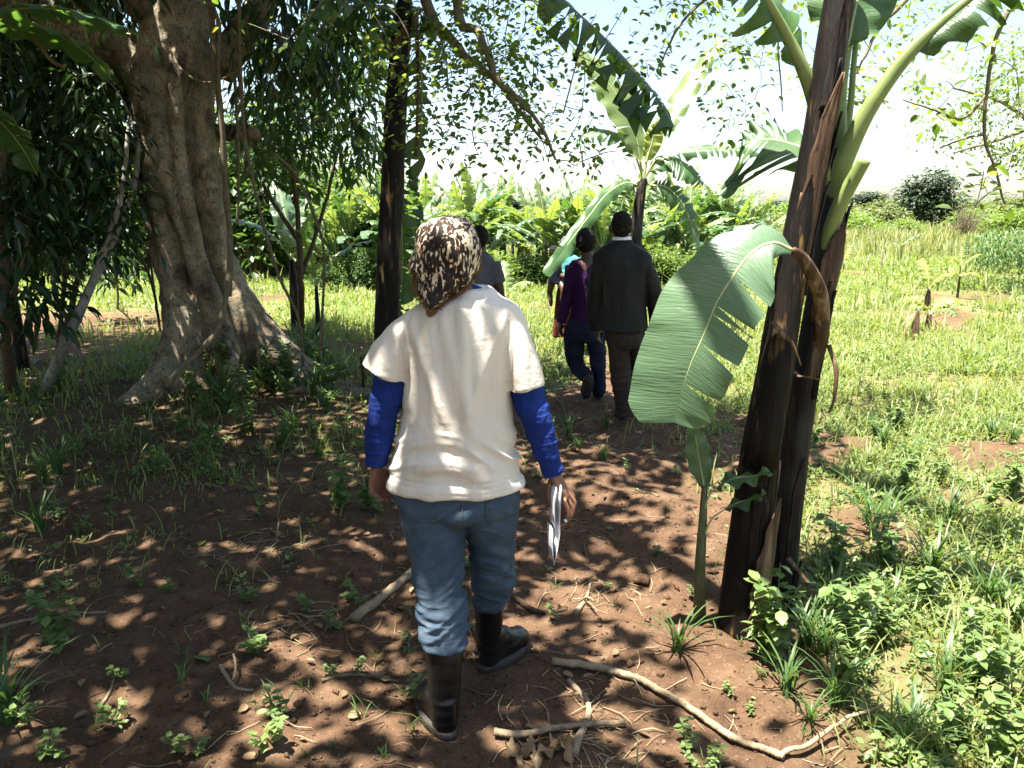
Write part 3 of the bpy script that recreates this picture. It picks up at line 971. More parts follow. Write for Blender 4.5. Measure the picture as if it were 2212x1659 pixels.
# dark drooping foliage round the trunk and on the left
dk = []
for _ in range(520):
    px, py = (rng.uniform(-60, 830) if _ < 340 else rng.uniform(-80, 270)), rng.uniform(-60, 560)  # later left-hand clusters of dark leaves added to deepen the shade
    if 262 < px < 545 and py > 20: continue
    lim = 300 if px > 520 else 520
    if py > lim * rng.uniform(.35, 1): continue
    yy_ = rng.uniform(6.9, 8.9)
    if px < 340 and abs(py - px * .45) < 75: yy_ = rng.uniform(7.8, 9.0)
    if 690 < px and py > 120 and rng.uniform() < .6: continue
    dk.append(P(px, py, yy_))
dk = np.array(dk)
a3 = crown_clusters(dk, 0.30, 21, LANCE, 0.17, rng, 0.9, 1.0)
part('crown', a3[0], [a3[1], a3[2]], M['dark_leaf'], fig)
twig_to([L_left, L_back, L_farl, L_up], dk, rng, 0.010, 0.12, tw)
tw.build('twigs', M['twig'], fig)['kind'] = 'stuff'

# lianas hanging from the crown and hugging the trunk
def liana(pts, r, label, n=44):
    path = smooth_path(pts, n)
    v, q, t = tube(path, np.linspace(r, r * .8, n) * (1 + .12 * np.sin(np.arange(n) * 1.7)), 8, twist_noise=.15)
    b = path[-1]
    return tag(link('liana', make_mesh('liana', v - b, [q, t]), M['vine'], None, b), label, 'vine', 'lianas hanging round the fig tree')
YV = 6.75
liana([P(455, -30, 7.0), P(462, 120, 6.9), P(478, 260, 6.85), P(487, 400, 6.8), P(497, 520, 6.7), P(492, 620, 6.55), P(470, 710, 6.35), P(425, 765, 6.2), P(395, 790, 6.15), P(360, 835, 6.1)], .027,
      'thick tan liana curving down the front of the fig trunk to its roots')
liana([P(425, -30, 7.0), P(470, 40, 6.9), P(472, 160, 6.85), P(480, 300, 6.8), P(490, 430, 6.78), P(500, 560, 6.72), P(497, 640, 6.6)], .018, 'thin liana pressed against the right side of the fig trunk')
liana([P(515, -30, 6.9), P(520, 170, 6.9), P(530, 300, 6.9), P(560, 450, 6.9), P(600, 590, 6.9), P(645, 690, 6.95), P(655, 790, 7.0)], .016, 'straight brown liana slanting down from the crown beside the trunk')
liana([P(500, 60, 7.2), P(512, 260, 7.2), P(515, 400, 7.2), P(512, 480, 7.2)], .014, 'short liana hanging straight down from the stub branch')
liana([P(590, 330, 6.8), P(640, 380, 6.9), P(680, 470, 6.9), P(700, 560, 7.0), P(690, 790, 7.1)], .014, 'hooked liana curling among the drooping dark leaves')
liana([P(365, 90, 6.95), P(375, 125, 6.9), P(400, 158, 6.85), P(440, 178, 6.85), P(480, 170, 6.9), P(515, 150, 7.0)], .010, 'green looped liana slung across the upper trunk')
liana([P(20, -20, 5.6), P(45, 40, 5.6), P(80, 90, 5.65), P(110, 130, 5.7), P(140, 145, 5.7)], .016, 'bare grey twig hanging under the great left limb')

# --- understory trees and shrubs
def bushy_tree(name, label, base, trunks, clusters, per, rad, tmpl, size, mat, bark, group=None, droop=.5, r0=.05, cat='tree', seed=1, flat=.9):
    rng = np.random.default_rng(seed)
    base = np.array(base, float)
    root = empty(name, base, label, cat, group)
    mb = MB()
    paths = []
    for t in trunks:
        pth = np.array(t[0], float)
        paths.append(pth)
        v, q, tr = limb_tube(pth, t[1], t[2], 22, 9, .12, seed + len(paths))
        mb.add(v, q, tr)
    twig_to(paths, clusters, rng, r0 * .25, .1, mb)
    mb.build('trunk', bark, root)
    a = crown_clusters(clusters, rad, per, tmpl, size, rng, droop, flat)
    fl = [x for x in (a[1], a[2]) if len(x)]
    part('crown', a[0], fl, mat, root)
    return root

def cloud(n, pxr, pyr, yr, rng, test=None):
    out = []
    while len(out) < n:
        px, py = rng.uniform(*pxr), rng.uniform(*pyr)
        if test and not test(px, py): continue
        out.append(P(px, py, rng.uniform(*yr)))
    return np.array(out)

rng = np.random.default_rng(61)
def g3(px, py): 
    b = G(px, py); b[2] = gh(b[0], b[1]) - .03; return b
b1 = g3(92, 858)
bushy_tree('pale_sapling', 'slanting pale grey sapling leaning right beside the fig tree', b1,
           [([b1, P(150, 720, 6.7), P(205, 600, 6.8), P(240, 525, 6.9), P(285, 420, 7.0), P(300, 300, 7.1)], .048, .02),
            ([P(205, 600, 6.8), P(250, 470, 6.7), P(268, 380, 6.7), P(280, 250, 6.9)], .03, .014)],
           cloud(58, (110, 262), (150, 540), (6.5, 7.8), rng), 21, .26, LANCE, .13, M['dark_leaf'], M['pale_bark'], seed=3)
b2 = g3(120, 760)
bushy_tree('shrub_tree', 'dark many-stemmed shrub tree beside the slanting pale sapling', b2,
           [([b2, P(160, 640, 8.4), P(185, 500, 8.4), P(195, 330, 8.4), P(190, 150, 8.5)], .035, .014),
            ([b2, P(140, 590, 8.3), P(130, 430, 8.3), P(110, 260, 8.3)], .03, .012),
            ([b2, P(200, 610, 8.5), P(265, 470, 8.6), P(280, 330, 8.7)], .03, .012)],
           cloud(105, (40, 330), (60, 620), (7.8, 9.4), rng, lambda x, y: not (y > 450 and x > 150 + 60 * random.random())), 20, .28, LANCE, .14, M['shrub_leaf'], M['brown_bark'], seed=4)
b3 = g3(20, 850)
bushy_tree('shrub_tree', 'deep green shrub tree at the edge of the shade, past the pale sapling', b3,
           [([b3, P(12, 700, 6.6), P(5, 500, 6.6), P(10, 300, 6.6)], .06, .03), ([P(12, 700, 6.6), P(50, 560, 6.5), P(70, 470, 6.5)], .02, .01)],
           cloud(60, (-90, 130), (330, 680), (6.2, 7.4), rng), 20, .27, LANCE, .17, M['dark_leaf'], M['brown_bark'], seed=5)
b4 = g3(650, 720)
bushy_tree('shrub_tree', 'slender dark-leaved shrub tree between the fig trunk and the black banana stem', b4,
           [([b4, P(650, 600, 9.6), P(640, 430, 9.6), P(610, 250, 9.6)], .05, .02), ([P(650, 600, 9.6), P(700, 450, 9.4), P(735, 300, 9.3)], .03, .012),
            ([P(645, 520, 9.6), P(570, 400, 9.6), P(545, 280, 9.6)], .03, .012)],
           cloud(120, (515, 815), (70, 430), (8.4, 10.2), rng, lambda x, y: y < 430 - 160 * random.random()), 20, .28, LANCE, .16, M['shrub_leaf'], M['brown_bark'], seed=6)
b5 = g3(255, 668)
bushy_tree('sapling', 'thin sapling with drooping leaf rosettes in front of the bare tilled patch', b5,
           [([b5, P(253, 600, 12.0), P(245, 540, 12.0)], .02, .01)],
           cloud(14, (190, 300), (520, 600), (11.6, 12.3), rng), 16, .2, LANCE, .2, M['shrub_leaf'], M['brown_bark'], seed=7, cat='plant')
# sunlit leaf just by the lens-side of the trunk: two straight saplings growing from its foot
b6 = g3(345, 705)
bushy_tree('sapling', 'two thin crossed stems springing from the fig tree foot', b6,
           [([b6, P(330, 620, 8.2), P(300, 545, 8.2), P(270, 470, 8.2)], .018, .008), ([b6, P(325, 560, 8.2), P(320, 470, 8.2)], .014, .008)],
           cloud(12, (235, 310), (420, 540), (8.0, 8.5), rng), 12, .18, LANCE, .12, M['shrub_leaf'], M['brown_bark'], seed=8, cat='plant')

# --- the sunlit thicket behind: bushes standing one behind another
def bush_proto(name, seed, w, h, n, per, tmpl, size, mat, bark, stems=5, shape=1.0):
    rng = np.random.default_rng(seed)
    cl = []
    while len(cl) < n:
        c = rng.normal(0, .48, 3)
        r = np.linalg.norm(c)
        if r > 1.05: continue
        z = (c[2] * .5 + .55)
        x, y = c[0] * w * (1.15 - .45 * z * shape), c[1] * w * (1.15 - .45 * z * shape)
        if z < 0.05: continue
        cl.append((x, y, z * h))
    cl = np.array(cl)
    mb = MB()
    paths = []
    for k in range(stems):
        a = rng.uniform(0, 6.28)
        pth = np.array([(0.1 * math.cos(a), .1 * math.sin(a), -.05), (.25 * w * math.cos(a), .25 * w * math.sin(a), .35 * h), (.4 * w * math.cos(a + .3), .4 * w * math.sin(a + .3), .8 * h)])
        paths.append(pth)
        mb.add(*limb_tube(pth, .022 * h, .006 * h, 10, 6, .1, seed + k))
    twig_to(paths, cl, rng, .012, .1, mb)
    v, f, _ = mb.arrays()
    tm = make_mesh('trunk', v, f)
    tm.materials.append(bark)
    a = crown_clusters(cl, .22 * w, per, tmpl, size, rng, .25, .8)
    cm = make_mesh('crown', a[0], [x for x in (a[1], a[2]) if len(x)])
    cm.materials.append(mat)
    return tm, cm

def place_bush(name, label, proto, loc, rz, s, cat='bush', group=None):
    root = empty(name, loc, label, cat, group)
    root.rotation_euler = (0, 0, rz)
    root.scale = s if hasattr(s, '__len__') else (s, s, s)
    for nm, me in zip(('trunk', 'crown'), proto):
        link(nm, me, None, root)
    return root

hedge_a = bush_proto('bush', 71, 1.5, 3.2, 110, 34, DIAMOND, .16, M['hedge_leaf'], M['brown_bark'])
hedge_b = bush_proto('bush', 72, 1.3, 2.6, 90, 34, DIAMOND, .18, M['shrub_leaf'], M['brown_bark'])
rng = np.random.default_rng(73)
TH = []
for k in range(17):
    x = -16.5 + k * .72 + rng.normal(0, .25)
    TH.append((x, 20.5 + rng.uniform(-1.2, 3.2), rng.uniform(.95, 1.45)))
for x, y, s in TH:
    near_b = rng.uniform() < .6
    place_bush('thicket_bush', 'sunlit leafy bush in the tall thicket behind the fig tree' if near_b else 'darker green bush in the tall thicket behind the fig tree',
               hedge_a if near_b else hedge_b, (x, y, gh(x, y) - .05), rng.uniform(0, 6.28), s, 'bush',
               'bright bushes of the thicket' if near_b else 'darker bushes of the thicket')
for px, y, s, lab in ((960, 26.5, .62, 'grey green bush rising behind the banana grove'), (1270, 17.6, .45, 'small leafy bush at the front of the banana grove'),
                      (990, 17.2, .5, 'leafy bush beside the grey T-shirt walker at the grove edge'), (790, 19.5, .8, 'sunlit bush between the black banana stem and the grove')):
    c = P(px, 500, y)
    place_bush('grove_bush', lab, hedge_b if y > 20 else hedge_a, (c[0], y, gh(c[0], y) - .05), rng.uniform(0, 6), s)

for k in range(22):
    px, y = 705 + k * 43 + rng.uniform(-14, 14), rng.uniform(16.4, 17.4)
    c = P(px, 500, y)
    place_bush('grove_shrub', 'low sunlit shrub filling the front edge of the banana grove' if k % 2 else 'low deep green shrub filling the front edge of the banana grove', hedge_a if k % 2 else hedge_b, (c[0], y, gh(c[0], y) - .05), rng.uniform(0, 6), (rng.uniform(.3, .5),) * 2 + (rng.uniform(.2, .36),), 'shrub', 'sunlit shrubs edging the grove' if k % 2 else 'deep green shrubs edging the grove')
# --- far side of the field
far_a = bush_proto('bush', 81, 2.6, 2.6, 80, 30, DIAMOND, .34, M['far_leaf'], M['brown_bark'], 5, .6)
far_b = bush_proto('bush', 82, 3.0, 2.2, 80, 30, DIAMOND, .36, M['hedge_leaf'], M['brown_bark'], 5, .6)
far_d = bush_proto('tree', 83, 2.7, 5.4, 150, 34, DIAMOND, .34, M['far_dark'], M['brown_bark'], 4, 1.25)
c = P(2000, 480, 62)
place_bush('dark_tree', 'lone dark green tree standing above the far bushes', far_d, (c[0], 62, 0), .4, (1.0, 1.0, .82), 'tree')
for k, (px, Yd, s) in enumerate(((1580, 75, 1.1), (1640, 58, .8), (1700, 66, 1.2), (1760, 52, .7), (1850, 48, .85), (1905, 55, .95), (1955, 50, .6), (2060, 64, 1.2), (2110, 56, .95), (2160, 60, 1.2), (2205, 48, .95), (2260, 58, 1.3), (1500, 64, 1.2), (1440, 70, 1.3))):
    c = P(px, 480, Yd)
    place_bush('field_bush', 'low olive bush on the far edge of the open field' if k % 2 else 'low bright green bush on the far edge of the open field', far_a if k % 2 else far_b, (c[0], Yd, 0), k * 1.3, s * .74, 'bush',
               'olive bushes beyond the field' if k % 2 else 'bright green bushes beyond the field')
for k in range(26):
    Yd = rng.uniform(95, 170)
    x = (-.12 + k * .037) * Yd
    place_bush('distant_tree', 'distant hazy tree in the woodland line on the horizon', far_d if k % 3 == 0 else far_a, (x, Yd, 0), k * 2.1, (Yd / 70, Yd / 70, (Yd / 70) * (.36 if k % 3 == 0 else .62) * rng.uniform(.8, 1.1)), 'tree', 'woodland line on the horizon')
# bare brown shrub
rng = np.random.default_rng(91)
c = P(2085, 500, 46); c[2] = 0
root = empty('bare_shrub', c, 'leafless brown twiggy shrub in the far tall grass', 'shrub')
mb = MB()
for k in range(60):
    a, el = rng.uniform(0, 6.28), rng.uniform(.6, 1.4)
    L = rng.uniform(1.0, 2.3)
    e = c + L * np.array((math.cos(a) * math.cos(el), math.sin(a) * math.cos(el), math.sin(el)))
    mb.add(*tube(smooth_path([c, (c + e) / 2 + rng.normal(0, .12, 3), e], 5), np.linspace(.025, .012, 5), 4, cap=False))
    for _ in range(3):
        s_ = c + (e - c) * rng.uniform(.4, .9)
        mb.add(*tube(np.array([s_, s_ + rng.normal(0, .3, 3) + (0, 0, .25)]), [.014, .008], 3, cap=False))
mb.build('branch_tangle', M['twig'], root)
# feathery pale tree at the right, over the field
rng = np.random.default_rng(92)
bx = P(2330, 560, 17)
cl = cloud(75, (1980, 2330), (95, 350), (15.5, 18.5), rng, lambda x, y: (abs(y - 220) < 60 + (x - 1980) * .35) and random.random() < (x - 1900) / 330)
bushy_tree('feathery_tree', 'feathery pale green tree reaching in over the open field', (bx[0], 17, gh(bx[0], 17)),
           [([(bx[0], 17, -.1), (bx[0] + .1, 17, 2.0), P(2290, 330, 17), P(2250, 180, 17), P(2230, 60, 17)], .16, .05), ([P(2290, 330, 17), P(2180, 230, 16.5), P(2060, 190, 16.5)], .05, .02), ([P(2270, 260, 17), P(2160, 300, 17), P(2060, 330, 17)], .05, .02)],
           cl, 60, .34, DIAMOND, .10, M['fig_leaf_lit'], M['twig'], seed=12, r0=.06)
# leafy branch with round leaves hanging close at the right (its tree stands to the right of the photographer)
rng = np.random.default_rng(93)
rb = np.array((4.3, 4.6, 0.0)); rb[2] = gh(rb[0], rb[1]) - .05
Lr = [P(2235, -60, 3.6), P(2160, 60, 3.6), P(2135, 170, 3.6), P(2126, 290, 3.6), P(2150, 370, 3.6), P(2170, 440, 3.6)]
main = [rb, (4.2, 4.5, 1.5), (4.0, 4.3, 2.8), (3.4, 4.0, 3.5), P(2300, -150, 3.7), *Lr]
cl = [P(px, py, 3.6 + rng.uniform(-.12, .12)) for px, py in ((2100, 75), (2120, 95), (2085, 110), (2140, 60), (2150, 25), (2090, 90), (2060, 260), (2090, 300), (2030, 240), (2125, 370), (2140, 385), (2160, 405), (2190, 420), (2205, 440), (2195, 150), (2200, 260), (2185, 330), (2050, 210), (2010, 225), (2185, 95), (2110, 440), (2100, 400))]
bushy_tree('round_leaf_tree', 'round-leaved tree whose twigs dangle in front of the open field', rb,
           [(main[:5], .07, .02), ([main[4]] + Lr, .013, .004), ([P(2135, 200, 3.6), P(2080, 255, 3.6), P(2010, 235, 3.6), P(1950, 215, 3.6)], .008, .003), ([P(2126, 290, 3.6), P(2080, 300, 3.6), P(2030, 320, 3.65)], .006, .003), ([P(2160, 400, 3.6), P(2120, 430, 3.6), P(2105, 450, 3.6)], .004, .002)],
           np.array(cl), 6, .07, OVAL, .062, M['fig_leaf_lit'], M['twig'], seed=13, r0=.012, droop=.1)
# small-leaved twigs between the two banana clumps, hanging from the fig's reach
rng = np.random.default_rng(94)
rb2 = P(1690, 838, 7.6); rb2[2] = gh(rb2[0], 7.6) - .05
cl = cloud(105, (1380, 2010), (-40, 290), (5.6, 6.6), rng, lambda x, y: y < 250 * abs(math.sin(x * .013)) ** .7 + 40 and not (1440 < x < 1530 and y > 60))
bushy_tree('twiggy_tree', 'small-leaved twiggy tree arching over the hanging banana leaf clump', rb2,
           [([rb2, P(1700, 680, 7.6), P(1735, 480, 7.5), P(1790, 100, 7.3), P(1812, -80, 7.0), (2.2, 6.2, 4.3), P(1600, -60, 6.1)], .055, .012), ([P(1812, -80, 7.0), P(1990, -60, 6.2), P(1900, 60, 6.1), P(1850, 160, 6.1)], .03, .006),
            ([(2.2, 6.2, 4.3), P(1688, 0, 6.1), P(1690, 240, 6.1)], .012, .004), ([P(1600, -60, 6.1), P(1480, 40, 6.1), P(1420, 150, 6.1)], .014, .005)],
           cl, 11, .15, OVAL, .06, M['fig_leaf_lit'], M['twig'], seed=14, r0=.012, droop=.2)
# hills
hx = np.linspace(-700, 1100, 60)
hz = 9 + 7 * noise2(hx, hx * 0, .006, 3) + 2.5 * noise2(hx, hx * 0, .03, 4)
hv, hq = [], []
for k, (x, z) in enumerate(zip(hx, hz)):
    hv += [(x, 780, -1), (x, 860, z), (x, 1100, z * .8)]
for k in range(59):
    a = 3 * k
    hq += [(a, a + 3, a + 4, a + 1), (a + 1, a + 4, a + 5, a + 2)]
tag(link('hills', make_mesh('hills', np.array(hv), np.array(hq)), M['hill']), 'low wooded rise on the horizon', kind='structure')
# ------------------------------------------------------------------ banana plants
def banana_leaf(pts, nrm, wl, wr=None, tatter=0.3, droop=0.5, seed=0, n=40, K=5, sweep=0.22, prof=None, gap=1.0, wave=0.02, strip_drop=0.5, tatter_l=None, cuts_r=None):
    """blade (verts, quads, uvs): two halves along the midrib, split by tears into strips; widths in metres"""
    rng = np.random.default_rng(seed)
    mid = smooth_path(pts, n)
    T = unit(np.gradient(mid, axis=0))
    nrm = np.asarray(nrm, float)
    if nrm.ndim == 1: nrm = np.tile(nrm, (n, 1))
    N = unit(nrm - np.sum(nrm * T, 1)[:, None] * T)
    S = np.cross(T, N)
    t = np.linspace(0, 1, n)
    L = np.linalg.norm(np.diff(mid, axis=0), axis=1).sum()
    ds = L / (n - 1)
    if prof is None:
        prof = np.clip(np.sin(math.pi * np.clip(t, 0.0, 1) ** .8), 0, None) ** .55
        prof = np.maximum(prof, .02)
    else:
        prof = np.interp(t, np.linspace(0, 1, len(prof)), prof)
    mb = MB()
    t_all = tatter
    for sgn, w in ((1, wl), (-1, wr if wr is not None else wl)):
        tatter = tatter_l if (tatter_l is not None and sgn == 1) else t_all
        w = np.interp(t, np.linspace(0, 1, len(w)), w) if hasattr(w, '__len__') else np.full(n, w)
        w = w * prof
        cuts = [0]
        while cuts[-1] < n - 1:
            step = n if tatter <= 0 else max(1, int(rng.exponential(1 / max(tatter, .02)) + (1 if tatter > .6 else 2)))
            cuts.append(min(n - 1, cuts[-1] + step))
        if len(cuts) > 2 and cuts[-1] - cuts[-2] < 2: cuts.pop(-2)
        if cuts_r is not None and sgn == -1: cuts = [0] + [int(c_ * (n - 1)) for c_ in cuts_r] + [n - 1]
        for a, b in zip(cuts[:-1], cuts[1:]):
            idx = np.arange(a, b + 1)
            m = len(idx)
            rel = (idx - a) / max(1, b - a) - .5
            ph = droop * rng.uniform(.75, 1.25) + strip_drop * tatter * rng.uniform(-.25, .9)
            sw = sweep + tatter * rng.normal(0, .12)
            wk = rng.uniform(1 - .25 * tatter, 1)
            u = np.linspace(0, 1, K + 1)
            UU, II = np.meshgrid(u, np.arange(m))
            ww = (w[idx] * wk)[:, None]
            if a > 0: pass
            ang = ph * UU ** 1.1 * 1.0
            # integrate the bend across the half
            ds_u = ww / K
            dxs = np.concatenate([np.zeros((m, 1)), np.cumsum(np.cos(ang[:, 1:]) * ds_u, 1)], 1)
            dzs = np.concatenate([np.zeros((m, 1)), np.cumsum(np.sin(ang[:, 1:]) * ds_u, 1)], 1)
            along = sw * ww * UU
            if tatter > .05:
                endw = (-rel[:, None]) * (gap * ds * 1.1 * tatter + .012) * UU ** 1.3 * (np.abs(rel[:, None]) * 2) ** 2 * 2
                endw[idx == 0] = 0
                along = along + endw
            wv = wave * np.sin(idx[:, None] * 1.1 + seed) * UU ** 2 + wave * .6 * np.sin(idx[:, None] * .45 + 2 * seed) * UU
            p = mid[idx][:, None] + sgn * S[idx][:, None] * dxs[..., None] + N[idx][:, None] * (-dzs + wv + .10 * ww * UU * (1 - UU))[..., None] + T[idx][:, None] * along[..., None]
            uv = np.stack([sgn * UU, np.repeat(t[idx][:, None], K + 1, 1) * L], -1)
            ii, jj = np.meshgrid(np.arange(m - 1), np.arange(K), indexing='ij')
            o = ii * (K + 1) + jj
            q = np.stack([o, o + 1, o + K + 2, o + K + 1], -1).reshape(-1, 4)
            mb.add(p.reshape(-1, 3), q, (), uv.reshape(-1, 2))
    v, f, uv = mb.arrays()
    return v, f, uv, mid, N

def add_leaf(root, pts, nrm, wl, wr=None, mat='ban_leaf', rib=.011, petiole=None, ribmat='midrib', name='leaf', **kw):
    v, f, uv, mid, N = banana_leaf(pts, nrm, wl, wr, **kw)
    lf = part(name, v, f, M[mat], root, uv)
    path = mid - N * rib * .35
    r = np.linspace(rib, rib * .25, len(path))
    if petiole is not None:
        pp = smooth_path(list(petiole) + [path[0]], 14)
        path = np.vstack([pp[:-1], path])
        r = np.concatenate([np.linspace(rib * 1.9, rib, 13), r])
    v, q, t = tube(path, r, 7)
    part('midrib', v, [q, t], M[ribmat], lf, base=root.location)
    return lf

def stem_shape(pts, r, n=46, seg=26, seed=0, ridge=.09):
    path = smooth_path(np.column_stack([np.asarray(pts, float), r]), n)
    v, q, t = tube(path[:, :3], path[:, 3], seg)
    k = np.arange(n * seg)
    th = (k % seg) / seg * 2 * math.pi
    z = v[:n * seg, 2]
    ov = 1 + ridge * (np.maximum(0, np.sin(th * 2 + 1.6 * z + seed)) ** 3 - .25) + .05 * noise3(v[:n * seg] * (1, 1, .25), 16, seed) + .03 * (((z * 1.3 + th / 6.28 + seed * .3) % 1))
    c = path[(k // seg), :3]
    v[:n * seg] = c + (v[:n * seg] - c) * ov[:, None]
    return v, q, t

def sheath_patch(root, pts, r, th0, th1, mat='sheath', flare=.02, seed=1):
    """dry leaf base peeling from a stem: a curved strip standing proud of the pseudostem, pointed at the top"""
    path = smooth_path(np.column_stack([np.asarray(pts, float), r]), 16)
    K = 8
    V = []
    for k, (x, y, z, rr) in enumerate(path):
        f = k / 15
        sp = (1 - f ** (2 + seed % 3)) * (1 + .12 * math.sin(k * 1.7 + seed))
        for j in range(K + 1):
            a = th0 + (th1 - th0) * (.5 + (j / K - .5) * sp)
            R_ = rr * (1.05 + .012 * (seed % 6)) + flare * f ** 3 + .003 * math.sin(j * 2.1 + seed + k * .6)
            V.append((x + R_ * math.cos(a), y + R_ * math.sin(a), z))
    i, j = np.meshgrid(np.arange(15), np.arange(K), indexing='ij')
    o = i * (K + 1) + j
    q = np.stack([o, o + 1, o + K + 2, o + K + 1], -1).reshape(-1, 4)
    ob = part('dry_sheath', V, q, M[mat], root)
    m = ob.modifiers.new('thick', 'SOLIDIFY')
    m.thickness = .005
    return ob

# --- the clump beside the path: two leaning dark stems
YC = 3.05
b = G(1620, 1345); b[2] = gh(b[0], b[1])
clump = empty('banana_clump', b, 'two tall dark leaning banana stems rising together at the path edge', 'banana plant')
def pxr(hw, Yd): return hw * Yd * 1.03 / FPX
def gpt(px, py, Yd=None):
    p = G(px, py); p[2] = gh(p[0], p[1]) - .04
    return p
A_pts = [P(1597, 1375, 3.0), P(1612, 1230, 3.0), P(1640, 1000, 3.02), P(1690, 700, 3.05), P(1730, 480, 3.08), P(1765, 300, 3.1), P(1797, 100, 3.12), P(1820, -60, 3.14), P(1835, -220, 3.15)]
A_r = [pxr(h, 3) for h in (53, 47, 40, 34, 31, 32, 31, 28, 24)]
v, q, t = stem_shape(A_pts, A_r, seed=1)
part('pseudostem', v, [q, t], M['stem_dark'], clump)
B_pts = [P(1675, 1365, 3.12), P(1686, 1230, 3.12), P(1708, 1050, 3.13), P(1736, 850, 3.14), P(1770, 650, 3.16), P(1793, 500, 3.18), P(1806, 400, 3.2), P(1814, 320, 3.2)]
B_r = [pxr(h, 3.1) for h in (38, 35, 32, 30, 29, 27, 24, 15)]
v, q, t = stem_shape(B_pts, B_r, seed=4)
part('pseudostem', v, [q, t], M['stem_mixed'], clump)
sheath_patch(clump, [P(1700, 640, 3.06), P(1740, 420, 3.09), P(1768, 290, 3.1), P(1800, 165, 3.11)], [pxr(h, 3) for h in (41, 37, 38, 36)], R(238), R(300), flare=.03)
sheath_patch(clump, [P(1640, 1000, 3.02), P(1690, 700, 3.05), P(1725, 500, 3.08), P(1752, 380, 3.1)], [pxr(h, 3) for h in (47, 41, 38, 37)], R(205), R(300), 'stem_dark', .02, 3)
sheath_patch(clump, [P(1755, 690, 3.16), P(1775, 580, 3.17), P(1795, 480, 3.18)], [pxr(h, 3.1) for h in (34, 33, 31)], R(240), R(330), flare=.02, seed=5)
sheath_patch(clump, [P(1600, 1330, 3.0), P(1615, 1200, 3.0), P(1632, 1060, 3.02)], [pxr(h, 3) for h in (57, 52, 49)], R(270), R(350), flare=.02, seed=7)
def along(pts, r, a, b, n=5):
    d = smooth_path(np.column_stack([np.asarray(pts), r]), 60)
    i = np.linspace(a * 59, b * 59, n).astype(int)
    return d[i, :3], d[i, 3]
rng = np.random.default_rng(19)
for k in range(15):
    src = (A_pts, A_r) if k % 5 < 3 else (B_pts, B_r)
    a0 = rng.uniform(.04, .72)
    pp_, rr_ = along(*src, a0, min(.97, a0 + rng.uniform(.10, .24)))
    t0 = R(rng.uniform(185, 330))
    sheath_patch(clump, pp_, rr_, t0, t0 + rng.uniform(.35, 1.1), 'sheath' if k % 3 == 0 else 'stem_dark' if k % 3 == 1 else 'stem_mixed', rng.uniform(.004, .02), k)
# green petioles and the cut stub
def petiole(pts, r, name='petiole', mat='petiole', flat=.75, n=22):
    pth = smooth_path(np.column_stack([np.array(pts), r]), n)
    v, q, t = tube(pth[:, :3], np.stack([pth[:, 3], pth[:, 3] * flat], 1), 14)
    return part(name, v, [q, t], M[mat], clump)
petiole([P(1790, 500, 3.2), P(1806, 410, 3.17), P(1830, 330, 3.15), P(1880, 230, 3.12), P(1960, 120, 3.1), P(2045, 40, 3.08), P(2150, -45, 3.05)], [pxr(h, 3.1) for h in (12, 18, 20, 17, 14, 12, 10)])
petiole([P(1808, 400, 3.22), P(1814, 280, 3.22), P(1816, 190, 3.22), P(1835, 60, 3.24), P(1850, -60, 3.25)], [pxr(h, 3.1) for h in (16, 15, 13, 11, 9)])
petiole([P(1825, 330, 3.24), P(1838, 220, 3.25), P(1845, 130, 3.26), P(1862, -20, 3.3)], [pxr(h, 3.1) for h in (7, 7, 6, 5)])
petiole([P(1778, 580, 3.16), P(1792, 505, 3.13), P(1815, 440, 3.1), P(1842, 390, 3.08), P(1868, 345, 3.06)], [pxr(h, 3.1) for h in (8, 15, 16, 15, 14)], 'cut_petiole')
petiole([P(1785, 400, 3.13), P(1776, 300, 3.14), P(1758, 215, 3.14), P(1735, 150, 3.12), P(1700, 80, 3.1), P(1652, -5, 3.05), P(1610, -80, 3.0)], [pxr(h, 3) for h in (8, 16, 16, 14, 12, 10, 8)])
petiole([P(1762, 800, 3.13), P(1776, 720, 3.08), P(1772, 640, 3.0), P(1752, 588, 2.95), P(1732, 555, 2.92), P(1712, 540, 2.9)], [pxr(h, 3) for h in (10, 16, 16, 14, 11, 8)], 'petiole', 'sheath')
# the big hanging leaf
toCam = unit(np.array((-.22, -.80, .55)))
add_leaf(clump, [P(1712, 540, 2.9), P(1669, 524, 2.88), P(1620, 549, 2.86), P(1576, 608, 2.84), P(1548, 654, 2.83), P(1520, 723, 2.82), P(1489, 794, 2.83), P(1464, 872, 2.85), P(1456, 912, 2.86)],
         toCam, [.02, .09, .15, .19, .205, .205, .20, .19, .15], [.03, .14, .165, .17, .165, .16, .155, .135, .11], 'ban_leaf_glossy', .0075,
         tatter=.12, tatter_l=.0, cuts_r=(.36, .52, .55, .67, .80), droop=.12, seed=17, n=56, K=9, sweep=.30, prof=[.6, 1, 1, 1, 1, 1, 1, .98, .8], wave=.0025, gap=2.6, strip_drop=.8)
